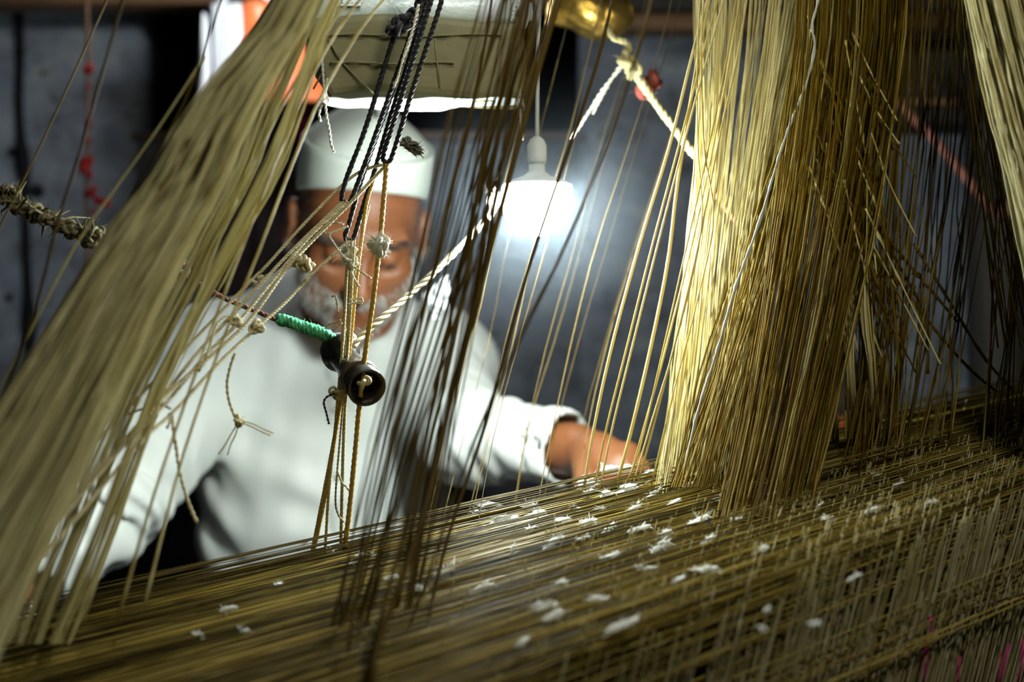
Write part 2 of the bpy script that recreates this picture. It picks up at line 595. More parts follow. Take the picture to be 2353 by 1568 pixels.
    s.cone(neck1 + fold([0, 0, -.02]), LS + fold([0, 0, .006]), .065, .066, k=.04)
    n0 = neck1 + (neck0 - neck1) * .40
    s.cyl(neck1, n0, .078, .073, k=.012)                                         # collar band
    s.cone(RS, RE, .074, .060, k=.04)
    s.cone(LS, LE, .072, .054, k=.04)
    RWc, LWc = RE + (RW - RE) * .93, LE + (LW - LE) * .95
    s.cyl(RE, RWc, .060, .046, k=.03)
    s.cyl(LE, LWc, .052, .042, k=.03)
    cu = (LW - LE) / np.linalg.norm(LW - LE); cr = (RW - RE) / np.linalg.norm(RW - RE)
    s.cyl(LWc - cu * .030, LWc, .0465, .0465, k=.004)                            # turned cuff
    s.cone(neck1 - fold([0, 0, .02]), neck1 + (neck0 - neck1) * .95, .064, .066, op='s', k=.008)
    s.cyl(LWc - cu * .04, LWc + cu * .03, .0365, op='s', k=.003)
    s.cyl(RWc - cr * .05, RWc + cr * .03, .042, op='s', k=.003)
    # front opening under the collar
    fr0 = neck1 + fold([.0, -.10, .01])
    axL = (LW - LE); axR = (RW - RE)
    def folds(X, D):
        def along(a, bb):
            ab = bb - a; L = np.linalg.norm(ab); n = ab / L
            q = X - a; t = q @ n
            r = np.linalg.norm(q - t[:, None] * n, axis=1)
            return t, r, L
        t, r, L = along(RE, RW)
        wR = np.clip(1 - np.abs(t - .07) / .20, 0, 1) * np.clip(1 - (r - .05) / .05, 0, 1)
        D = D + .0052 * wR * (np.sin(t * 190 + 9 * wob(X, 14, 3)) + .6 * np.sin(t * 97 + 7 * wob(X, 11, 4)))
        t, r, L = along(LE, LW)
        wL = np.clip(1 - np.abs(t - .08) / .12, 0, 1) * np.clip((L - .06 - t) / .04, 0, 1) * np.clip(1 - (r - .05) / .05, 0, 1)
        D = D + .0032 * wL * (np.sin(t * 150 + 8 * wob(X, 14, 7)) + .5 * np.sin(t * 80 + 5 * wob(X, 12, 8)))
        # drape from the shoulders and at the waist
        w = np.clip((.92 - X[:, 2]) / .15, 0, 1) * np.clip((X[:, 2] - .55) / .1, 0, 1)
        D = D + .0045 * w * np.sin(X[:, 2] * 85 + X[:, 0] * 25 + 5 * wob(X, 9, 12))
        D = D + .0035 * wob(X * np.array([1, 1, .45]), 26, 21) + .0016 * wob(X, 60, 23)
        return D
    V, F = sdf_mesh(s, (-.72, 1.38, .38), (.24, 2.12, 1.16), .0048, post=folds, pad=.02)
    cloth = surf_mat('shirt_cotton', [(.3, (.66, .69, .66)), (.7, (.74, .77, .73))], 9, .85, bump_s=.10, bump_d=.0012, bscale=420, spec=.15)
    mesh_obj('shirt', V, F, cloth, root)
    # button band down the chest
    A = Acc()
    zs = np.linspace(.0, 1, 26)
    mid = []
    for q in zs:
        p = np.array([neck1[0] - .004 + .012 * q, 1.60, neck1[2] - .03 - q * .26])
        # walk onto the cloth
        ys = np.linspace(1.62, 1.95, 200)
        X = np.stack([np.full(200, p[0]), ys, np.full(200, p[2])], 1)
        D = folds(X, sdf_eval(s.pr, X))
        k_ = np.argmax(D < 0)
        mid.append([p[0], ys[k_] - .0012, p[2]])
    mid = np.array(mid); mid[:, 1] = np.convolve(np.pad(mid[:, 1], 3, mode='edge'), np.ones(7) / 7, 'valid')
    V = []
    for p in mid:
        for dx, dy in ((-.014, .004), (-.012, -.0006), (.012, -.0006), (.014, .004)):
            V.append(p + np.array([dx, dy, 0]))
    A.add(V, grid_faces(len(mid), 4, closed=False))
    A.obj('button_band', cloth, root)
    btn = surf_mat('button_pearl', [(.4, (.5, .5, .46)), (.6, (.6, .6, .56))], 40, .3, bump_s=0)
    for q in (5, 13, 21):
        Acc().lathe(mid[q] + np.array([0, -.001, 0]), (0, -1, 0), [(.0001, .003), (.003, .003), (.0055, .0018), (.0058, 0), (.0001, 0)], 14).obj('button', btn, root)

    # --- trousers
    t = Sdf()
    t.ball(hipc, (.165, .125, .10), k=.05)
    for h_, kn, an in zip(hips, knees, ank):
        t.cone(h_, kn, .098, .074, k=.04)
        t.cyl(kn, an + np.array([0, 0, .03]), .072, .062, k=.03)
        t.cyl(an + np.array([0, 0, .08]), an + np.array([0, 0, -.02]), .05, op='s', k=.004)
    V, F = sdf_mesh(t, (-.60, 1.33, .06), (.10, 2.10, .72), .009, post=lambda X, D: D + .004 * wob(X, 30, 5))
    trou = surf_mat('trouser_cloth', [(.3, (.10, .10, .12)), (.7, (.15, .15, .17))], 14, .9, spec=.1)
    mesh_obj('trousers', V, F, trou, root)

    # --- cap: knitted side band, creased crown folding up to a peak
    A = Acc(); C2 = Acc()
    K = 72
    th = np.arange(K) * 2 * math.pi / K
    def ring(rx, ry, z, tilt, ox=0, oy=.012):
        y = oy + ry * np.sin(th)
        return np.stack([ox + rx * np.cos(th), y, z - tilt * (y - oy)], 1)
    rings = []
    for q in np.linspace(0, 1, 9):                                             # inside of the brim to the outside
        pass
    prof = [(.0755, .0935, .044, .52), (.0795, .0980, .0415, .52), (.0815, .1000, .043, .52), (.0822, .1003, .052, .47), (.0828, .1003, .066, .38),
            (.0826, .0995, .082, .28), (.0822, .0985, .100, .20), (.0815, .0978, .112, .17), (.0795, .0955, .1145, .16), (.0770, .0930, .1135, .15), (.0755, .0915, .1110, .145)]
    Rg = [ring(*p) for p in prof]
    crown = [(.0772, .0932, .1080, .145), (.0765, .0920, .1130, .14), (.070, .087, .1215, .13), (.060, .080, .1305, .11), (.047, .072, .1400, .09), (.033, .064, .1500, .07),
             (.019, .056, .1585, .06), (.009, .050, .1630, .05), (.003, .047, .1640, .05)]
    Cg = [ring(*p) for p in crown]
    for g in Cg:                                                                # the fold along the top, dented on one side
        dent = .010 * np.exp(-((g[:, 0] - .022) / .018) ** 2) * np.exp(-((g[:, 1] + .01) / .05) ** 2)
        g[:, 2] -= dent * np.clip((g[:, 2] - .12) / .02, 0, 1)
    tr = lambda G: np.array([H + HR @ (v * .96) for v in G])
    A.add(tr(np.vstack(Rg)), grid_faces(len(Rg), K))
    m, nt, out = new_mat('cap_knit')
    bs = nt.nodes.new('ShaderNodeBsdfPrincipled')
    bs.inputs['Base Color'].default_value = (.62, .67, .61, 1); bs.inputs['Roughness'].default_value = .9
    bs.inputs['Specular IOR Level'].default_value = .1
    tc = nt.nodes.new('ShaderNodeTexCoord'); vo = nt.nodes.new('ShaderNodeTexVoronoi'); vo.inputs['Scale'].default_value = 330
    vo.inputs['Randomness'].default_value = .25
    nt.links.new(tc.outputs['Object'], vo.inputs['Vector'])
    bump(nt, vo.outputs['Distance'], .9, .0012, bs)
    nt.links.new(bs.outputs[0], out.inputs[0])
    cap = A.obj('cap', m, root)
    C2.add(tr(np.vstack(Cg)), grid_faces(len(Cg), K))
    C2.obj('cap_crown', m, cap)

    # --- hair: eyebrows, moustache, short white beard, grey hair at the temple (small hairs grown from the skin)
    g = np.random.default_rng(5)
    hb = Sdf(); hb.pr = [p for p in b.pr if p[3] is not None] + [p for p in b.pr if p[3] is None][:1]
    def grow(n, region, L, r, down, spread, seed, lift=0.0):
        gg = np.random.default_rng(seed)
        out = []
        tries = 0
        cand = []
        while len(out) < n and tries < 60:
            tries += 1
            q = gg.uniform(-1, 1, (6000, 3)) * np.array([.09, .12, .13])
            q = q[region(q)]
            X = H + (q * .96) @ HR.T
            D = sdf_eval(hb.pr, X)
            ok = np.abs(D) < .0018
            X = X[ok]; q = q[ok]
            if not len(X): continue
            e = 1e-3
            N = np.stack([sdf_eval(hb.pr, X + np.eye(3)[i] * e) - D[ok] for i in range(3)], 1)
            N /= np.linalg.norm(N, axis=1)[:, None] + 1e-9
            for x, n_, qq in zip(X, N, q):
                dr = down(qq) if callable(down) else np.asarray(down)
                d1 = n_ * .55 + HR @ dr + gg.normal(0, spread, 3)
                d1 /= np.linalg.norm(d1)
                d2 = d1 + HR @ dr * .8; d2 /= np.linalg.norm(d2)
                l = L * gg.uniform(.6, 1.2)
                out.append([x - n_ * .001, x + d1 * l * .5, x + d1 * l * .5 + d2 * l * .5])
        out = np.array(out[:n])
        V, F = tubes(out, np.repeat(np.array([[r, r * .8, r * .3]]), len(out), 0), 3)
        return V.reshape(-1, 3), (F[None] + (np.arange(len(V)) * V.shape[1])[:, None, None]).reshape(-1, 4)
    white = surf_mat('white_hair', [(.35, (.34, .33, .30)), (.65, (.60, .59, .54))], 60, .6, bump_s=0, spec=.2)
    dark = surf_mat('dark_hair', [(.35, (.02, .017, .015)), (.75, (.10, .09, .085))], 90, .6, bump_s=0, spec=.3)
    beard_r = lambda q: (q[:, 2] < -.045 + .45 * np.clip(np.abs(q[:, 0]) - .035, 0, .03) * 2.2 + 0) & (q[:, 1] < .0) & ~((np.abs(q[:, 0]) < .026) & (q[:, 2] > -.086)) & (q[:, 2] > -.125)
    o = mesh_obj('beard', *grow(1700, beard_r, .009, .00035, (0, -.15, -.75), .30, 31), white, root); o['kind'] = 'stuff'
    mo_r = lambda q: (np.abs(q[:, 0]) < .031) & (q[:, 2] < -.0465) & (q[:, 2] > -.0605) & (q[:, 1] < -.07)
    o = mesh_obj('moustache', *grow(900, mo_r, .012, .0005, lambda q: np.array([np.sign(q[0]) * .5, -.2, -.55]), .2, 32), white, root); o['kind'] = 'stuff'
    br_r = lambda q: (np.abs(np.abs(q[:, 0]) - .031) < .019) & (np.abs(q[:, 2] - .0235 - .10 * (np.abs(q[:, 0]) - .03)) < .0045) & (q[:, 1] < -.06)
    o = mesh_obj('eyebrows', *grow(700, br_r, .011, .00045, lambda q: np.array([np.sign(q[0]) * .9, -.1, .0]), .2, 33), dark, root); o['kind'] = 'stuff'
    la_r = lambda q: (np.abs(np.abs(q[:, 0]) - .031) < .014) & (np.abs(q[:, 2] + .0015) < .002) & (q[:, 1] < -.07)
    o = mesh_obj('eyelashes', *grow(160, la_r, .007, .0004, (0, -.7, -.6), .15, 34), dark, root); o['kind'] = 'stuff'
    te_r = lambda q: (np.abs(q[:, 0]) > .055) & (q[:, 1] < .07) & (q[:, 1] > -.045) & (q[:, 2] > -.025 + .3 * np.abs(q[:, 1])) & (q[:, 2] < .055)
    o = mesh_obj('temple_hair', *grow(700, te_r, .008, .0004, (0, .4, -.7), .2, 35), dark, root); o['kind'] = 'stuff'
    ba_r = lambda q: (q[:, 1] > .03) & (q[:, 2] > -.06) & (q[:, 2] < .02)
    o = mesh_obj('back_hair', *grow(1200, ba_r, .014, .0006, (0, .3, -.8), .2, 36), dark, root); o['kind'] = 'stuff'
    return root

# ------------------------------------------------------------------ the room
WY = 2.6                          # face of the back wall
def build_room():
    wallm, nt, out = new_mat('wall_paint')
    b = nt.nodes.new('ShaderNodeBsdfPrincipled'); b.inputs['Roughness'].default_value = .8; b.inputs['Specular IOR Level'].default_value = .2
    n1 = noise_tex(nt, 11, 8, .72); n2 = noise_tex(nt, 30, 6, .75)
    c1 = ramp(nt, n1, [(.32, (.070, .072, .070)), (.44, (.165, .180, .212)), (.54, (.22, .245, .290)), (.68, (.33, .345, .34))])
    c2 = ramp(nt, n2, [(.34, (.28, .26, .20)), (.44, (1, 1, 1)), (.57, (1, 1, 1)), (.68, (.55, .68, 1.0))])
    mu = nt.nodes.new('ShaderNodeMix'); mu.data_type = 'RGBA'; mu.blend_type = 'MULTIPLY'; mu.inputs[0].default_value = .8
    nt.links.new(c1, mu.inputs[6]); nt.links.new(c2, mu.inputs[7])
    nt.links.new(mu.outputs[2], b.inputs['Base Color'])
    bump(nt, n1, .25, .006, b)
    nt.links.new(b.outputs[0], out.inputs[0])
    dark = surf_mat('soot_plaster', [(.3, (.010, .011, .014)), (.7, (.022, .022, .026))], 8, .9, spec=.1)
    wood = surf_mat('old_brown_wood', [(.3, (.10, .050, .022)), (.7, (.20, .105, .045))], 8, .6, stretch=(1, 12, 12), bump_s=.3)
    darkwood = surf_mat('dark_old_wood', [(.3, (.012, .010, .007)), (.7, (.030, .023, .014))], 9, .7, stretch=(10, 10, 1.2), bump_s=.4)
    px = lambda x, y=784: P(x, y, WY)
    x0, x1 = px(313)[0], px(1335)[0]
    zt, zb = px(0, -160)[2], px(0, 309)[2]
    LX, RX, TZ = -2.2, 2.2, 2.4
    A = Acc()
    A.box((LX, WY, 0), (x0, WY + .16, TZ)); A.box((x1, WY, 0), (RX, WY + .16, TZ))
    A.box((x0, WY, 0), (x1, WY + .16, zb)); A.box((x0, WY, zt), (x1, WY + .16, TZ))
    w = tag(A.obj('wall_back', wallm, smooth=False), 'mottled blue grey back wall with a dark niche', kind='structure')
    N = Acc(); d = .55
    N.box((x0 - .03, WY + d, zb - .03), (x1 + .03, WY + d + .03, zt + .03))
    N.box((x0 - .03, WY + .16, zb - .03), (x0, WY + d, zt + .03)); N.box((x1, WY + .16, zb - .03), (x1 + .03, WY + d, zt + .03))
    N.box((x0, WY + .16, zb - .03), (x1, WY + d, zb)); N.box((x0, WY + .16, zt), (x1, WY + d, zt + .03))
    N.obj('niche_lining', surf_mat('niche_shade', [(.3, (.002, .002, .003)), (.7, (.005, .005, .006))], 8, .95, spec=.03), w, smooth=False)  # near-black colour paints in the shade of the unlit recess
    S = Acc(); S.rbox((x0 - .005, WY - .012, zb - .012), (x1 + .005, WY + .16, zb + .004), .003)
    S.obj('niche_sill', surf_mat('sill_cement', [(.3, (.10, .075, .065)), (.7, (.16, .12, .10))], 20, .8), w, smooth=False)
    # crusted dark streak of damp down the wall: a rough seam with bulges
    q = PP([(40, -40, WY), (46, 115, WY), (44, 240, WY), (52, 360, WY), (58, 440, WY), (60, 560, WY), (66, 700, WY), (72, 860, WY)])
    pts, L = resample(q, .006)
    rr = .0085 + .006 * np.maximum(0, np.sin(L * 21 + 1)) ** 3 + .002 * rng.normal(0, 1, len(L)).cumsum() * .05
    Acc().tube(pts, np.clip(rr, .006, .02), 8).obj('damp_seam', dark, w)
    for (x, y, r) in ((20, 685, 11), (45, 120, 17), (52, 362, 21), (28, 350, 14), (98, 168, 7), (85, 440, 20)):
        c = P(x, y, WY)
        Acc().lathe(c + np.array([0, .002, 0]), (0, -1, 0), [(.0001, .006), (px_r(r, WY) * 1.2, .005), (px_r(r, WY) * 2, .001), (px_r(r, WY) * 2, 0)], 14).obj('damp_spot', dark, w)
    floorm = surf_mat('earth_floor', [(.3, (.022, .020, .018)), (.7, (.05, .045, .04))], 6, .9)
    A = Acc(); A.box((LX, -1.2, -.12), (RX, WY + .16, 0)); tag(A.obj('floor', floorm, smooth=False), 'dark earth floor of the workshop', kind='structure')
    A = Acc(); A.box((LX, -1.2, TZ), (RX, WY + .16, TZ + .1)); tag(A.obj('ceiling', dark, smooth=False), 'dark ceiling of the workshop', kind='structure')
    A = Acc(); A.box((LX - .12, -1.2, 0), (LX, WY + .16, TZ)); tag(A.obj('wall_left', wallm, smooth=False), 'painted side wall of the workshop', kind='structure')
    A = Acc(); A.box((RX, -1.2, 0), (RX + .12, WY + .16, TZ)); tag(A.obj('wall_right', wallm, smooth=False), 'painted side wall opposite', kind='structure')
    A = Acc(); A.box((LX, -1.32, 0), (RX, -1.2, TZ)); tag(A.obj('wall_front', dark, smooth=False), 'dark wall behind the viewer', kind='structure')

    # brown beam above the niche, brown rail to the right, dark boards
    a, bb = P(285, -14, 2.42), P(1330, -8, 2.42)
    A = Acc(); A.rbox((-1.9, 2.40, P(0, 15, 2.42)[2]), (P(1338, 0, 2.42)[0], 2.47, P(0, 15, 2.42)[2] + .09), .006)
    tag(A.obj('wooden_beam', wood, smooth=False), 'brown wooden beam along the top edge, above the white and orange bag', 'beam')
    A = Acc(); A.rbox((P(1338, 0, 2.42)[0] + .004, 2.40, P(0, 72, 2.42)[2]), (1.6, 2.47, P(0, 36, 2.42)[2]), .004)
    tag(A.obj('wooden_rail', wood, smooth=False), 'thin brown wooden rail high on the wall behind the pale threads', 'rail')
    A = Acc(); A.rbox((P(1338, 0, 2.42)[0] + .004, 2.39, P(0, 36, 2.42)[2] + .002), (1.6, 2.58, P(0, -260, 2.42)[2]), .006)
    tag(A.obj('dark_board', darkwood, smooth=False), 'broad black wooden board above the thin brown rail', 'board')
    A = Acc(); A.rbox((P(1825, 0, 2.05)[0], 2.05, P(0, 284, 2.05)[2]), (P(2300, 0, 2.05)[0], 2.17, P(0, 112, 2.05)[2]), .006)
    o = A.obj('wooden_crossbeam', darkwood, smooth=False); tag(o, 'thick dark crossbeam fixed to the loom post behind the brown threads', 'beam')
    A = Acc(); A.rbox((P(1960, 0, 2.05)[0], 2.035, P(0, 246, 2.05)[2]), (P(2200, 0, 2.05)[0], 2.05, P(0, 228, 2.05)[2]), .003)
    A.obj('lath', wood, o, smooth=False)
    # loom post, leaning slightly
    A = Acc()
    b0, t0 = P(2300, 1300, 2.0), P(2268, -300, 2.0); hw = px_r(98, 2.0)
    V = []
    for c in (np.array([b0[0] + .02, 2.0, 0]), t0 + np.array([0, 0, .2])):
        for dx, dy in ((-hw, -.05), (hw, -.05), (hw, .05), (-hw, .05)): V.append(c + np.array([dx, dy, 0]))
    A.add(V, [(0, 3, 2, 1), (4, 5, 6, 7), (0, 1, 5, 4), (1, 2, 6, 5), (2, 3, 7, 6), (3, 0, 4, 7)])
    p_ = A.obj('loom_post', darkwood, smooth=False); tag(p_, 'dark upright loom post near the right edge of the photo', 'post')
    A = Acc(); zc = 1.2
    A.lathe(np.array([t0[0] + .012, 1.95, 1.18]), (0, -1, 0), [(.0001, .012), (.010, .010), (.012, .004), (.012, -.002)], 12)
    A.obj('peg', wood, p_)
    # bench the man sits on, chest behind
    A = Acc(); A.rbox((-.75, 1.80, .38), (.35, 2.08, .43), .006)
    be = A.obj('bench', wood, smooth=False); tag(be, 'low wooden bench under the man', 'bench')
    for x in (-.70, .24):
        for y in (1.83, 1.99):
            A = Acc(); A.rbox((x, y, 0), (x + .06, y + .06, .38), .004); A.obj('leg', wood, be, smooth=False)
    cx0, cx1 = P(60, 0, 2.25)[0], P(1305, 0, 2.25)[0]
    black = surf_mat('black_paint', [(.3, (.008, .008, .010)), (.7, (.018, .018, .022))], 10, .75, spec=.15)
    A = Acc(); zt_ = P(0, 1030, 2.2)[2]; A.rbox((cx0, 2.15, 0), (cx1, 2.54, zt_ - .03), .01)
    cst = A.obj('storage_chest', black, smooth=False); tag(cst, 'black storage chest standing behind the man, seen under his arms', 'chest')
    A = Acc(); A.rbox((cx0 - .012, 2.138, zt_ - .028), (cx1 + .012, 2.552, zt_), .008); A.obj('lid', black, cst, smooth=False)

def cloth_sheet(name, rows, nx, y_fun, thick, mat, parent=None, **kw):
    """hanging cloth: rows of (x_left, x_right, z) ; y_fun(u,v) depth ; given real thickness"""
    rows = np.array(rows, float); v = np.linspace(0, 1, 26)
    xl = np.interp(v, np.linspace(0, 1, len(rows)), rows[:, 0]); xr = np.interp(v, np.linspace(0, 1, len(rows)), rows[:, 1]); zz = np.interp(v, np.linspace(0, 1, len(rows)), rows[:, 2])
    u = np.linspace(0, 1, nx)
    X = xl[:, None] + (xr - xl)[:, None] * u; Z = np.repeat(zz[:, None], nx, 1); Y = y_fun(u[None], v[:, None]) * np.ones_like(X)
    Fr = np.stack([X, Y, Z], -1).reshape(-1, 3); Bk = Fr + np.array([0, thick, 0])
    n = len(Fr); F = grid_faces(26, nx, closed=False); G = F[:, ::-1] + n
    e = []
    for i in range(25):
        e += [(i * nx, (i + 1) * nx, (i + 1) * nx + n, i * nx + n), (i * nx + nx - 1, i * nx + nx - 1 + n, (i + 1) * nx + nx - 1 + n, (i + 1) * nx + nx - 1)]
    for j in range(nx - 1):
        b0 = 25 * nx
        e += [(j, j + n, j + 1 + n, j + 1), (b0 + j, b0 + j + 1, b0 + j + 1 + n, b0 + j + n)]
    return mesh_obj(name, np.vstack([Fr, Bk]), np.vstack([F, G, np.array(e)]), mat, parent, **kw)

def build_lamps():
    glow = emit_mat('lamp_diffuser_glow', (.90, 1.0, .96), LAMP_STRENGTH)
    pl = surf_mat('white_plastic', [(.4, (.55, .58, .6)), (.6, (.62, .64, .66))], 20, .5, bump_s=0)
    bk = surf_mat('black_bakelite', [(.4, (.015, .015, .016)), (.6, (.03, .03, .03))], 20, .35, bump_s=0)
    c = P(1234, 428, 1.25)
    r0 = px_r(166, 1.25)
    r = thing('hanging_bulb', 'glowing white bulb hanging behind the threads, the only lit lamp in view', 'lamp', c)
    pr = [(r0 * .97, .0), (r0, -.008), (r0 * .985, -.016), (r0 * .93, -.024), (r0 * .80, -.033), (r0 * .60, -.0395), (r0 * .33, -.043), (.0005, -.044)]
    Acc().lathe(c, (0, 0, 1), pr, 32).obj('diffuser', glow, r)
    Acc().lathe(c, (0, 0, 1), [(.0005, .001), (r0 * .96, .001), (r0 * .80, .004), (.012, .009), (.007, .013), (.007, .022), (.0005, .023)], 28).obj('bulb_base', pl, r)
    Acc().lathe(c, (0, 0, 1), [(.0005, .020), (.0080, .020), (.0085, .024), (.0085, .036), (.006, .041), (.0025, .044), (.0005, .0442)], 20).obj('lamp_holder', pl, r)
    p = [c + np.array([0, 0, .042]), c + np.array([.004, .01, .2]), c + np.array([.03, .06, .6]), np.array([c[0] + .05, c[1] + .1, 2.4])]
    q, _ = resample(p, .03)
    Acc().tube(q, .0018, 6).obj('cord', pl, r)
    # unseen bulb added above the frame to brighten the bag
    c = P(640, -130, 2.08)
    g2 = emit_mat('bag_fill_glow', (.92, .98, 1.0), BAG_FILL_STRENGTH)
    r = thing('hanging_bulb', 'added unseen fill bulb high above the parcels, brightening the bag', 'lamp', c)
    Acc().lathe(c, (0, 0, 1), [(x, z) for x, z in pr], 28).obj('diffuser', g2, r)
    Acc().lathe(c, (0, 0, 1), [(.0005, .001), (r0 * .96, .001), (r0 * .90, .006), (.017, .022), (.013, .034), (.013, .062), (.004, .072), (.0005, .0722)], 24).obj('bulb_base', bk, r)
    q, _ = resample([c + np.array([0, 0, .07]), c + np.array([.01, .0, .3]), np.array([c[0], c[1], 2.4])], .03)
    Acc().tube(q, .0018, 6).obj('cord', bk, r)
    # unseen fill bulb added on the viewer's side, for the near threads
    c = np.array([.27, .46, 1.60])
    g3 = emit_mat('near_fill_glow', (1.0, .97, .82), NEAR_FILL_STRENGTH)
    r = thing('hanging_bulb', 'added unseen fill bulb on the viewer side of the loom', 'lamp', c)
    Acc().lathe(c, (0, 0, 1), [(x, z) for x, z in pr], 28).obj('diffuser', g3, r)
    Acc().lathe(c, (0, 0, 1), [(.0005, .001), (r0 * .96, .001), (r0 * .90, .006), (.017, .022), (.013, .034), (.013, .062), (.004, .072), (.0005, .0722)], 24).obj('bulb_base', bk, r)
    q, _ = resample([c + np.array([0, 0, .07]), c + np.array([.01, .0, .3]), np.array([c[0], c[1], 2.4])], .03)
    Acc().tube(q, .0018, 6).obj('cord', bk, r)
    # small unseen bulb added over the frame to brighten the silvery roll
    c = P(960, -640, 1.06)
    g4 = emit_mat('roll_fill_glow', (.92, 1.0, .95), ROLL_FILL_STRENGTH)
    r = thing('hanging_bulb', 'small added unseen fill bulb right above the parcels', 'lamp', c)
    Acc().lathe(c, (0, 0, 1), [(x * .8, z * .8) for x, z in pr], 28).obj('diffuser', g4, r)
    Acc().lathe(c, (0, 0, 1), [(.0005, .001), (r0 * .76, .001), (r0 * .7, .005), (.013, .018), (.010, .028), (.010, .048), (.003, .056), (.0005, .0562)], 24).obj('bulb_base', bk, r)
    q, _ = resample([c + np.array([0, 0, .054]), c + np.array([.01, .0, .3]), np.array([c[0], c[1], 2.4])], .03)
    Acc().tube(q, .0018, 6).obj('cord', bk, r)
    if HALO_DENSITY > 0:
        m, nt, out = new_mat('glare_scatter')
        vs = nt.nodes.new('ShaderNodeVolumeScatter')
        vs.inputs['Color'].default_value = (.72, .86, 1, 1)
        tc = nt.nodes.new('ShaderNodeTexCoord'); ln = nt.nodes.new('ShaderNodeVectorMath'); ln.operation = 'LENGTH'
        nt.links.new(tc.outputs['Object'], ln.inputs[0])
        mr = nt.nodes.new('ShaderNodeMapRange'); mr.interpolation_type = 'SMOOTHERSTEP'      # scatter imitates lens glare, fading outward from the bulb
        mr.inputs['From Min'].default_value = .03; mr.inputs['From Max'].default_value = .155
        mr.inputs['To Min'].default_value = HALO_DENSITY * 1.5; mr.inputs['To Max'].default_value = 0
        nt.links.new(ln.outputs['Value'], mr.inputs['Value']); nt.links.new(mr.outputs[0], vs.inputs['Density'])
        nt.links.new(vs.outputs[0], out.inputs['Volume'])
        try: m.cycles.volume_sampling = 'EQUIANGULAR'
        except Exception: pass
        bm = bmesh.new(); bmesh.ops.create_icosphere(bm, subdivisions=3, radius=.16)
        me = bpy.data.meshes.new('glare_halo'); bm.to_mesh(me); bm.free(); me.materials.append(m)
        o = bpy.data.objects.new('glare_halo', me); COL.objects.link(o); o.location = P(1236, 470, 1.26)
        tag(o, 'lens glare imitated by a faint bluish haze around the glowing bulb', 'halo', kind='stuff')

def crumple(n_u, n_v, fn, amp, seed, freq=18):
    """closed pillow/cylinder like sheet: fn(u,v) -> point; crumpled by noise"""
    u = np.linspace(0, 1, n_u, endpoint=False); v = np.linspace(0, 1, n_v)
    U, Vv = np.meshgrid(u, v)
    X = fn(U.ravel(), Vv.ravel())
    c = X.mean(0)
    g = np.random.default_rng(seed)
    d = np.zeros(len(X))
    for i in range(7):                       # facetted creases
        k = g.normal(0, 1, 3) * freq
        d += np.abs(np.sin(X @ k + g.random() * 6)) * g.normal(0, 1)
    N = X - c; N /= np.linalg.norm(N, axis=1)[:, None] + 1e-9
    return X + N * (amp * d / 2.6)[:, None], grid_faces(n_v, n_u)

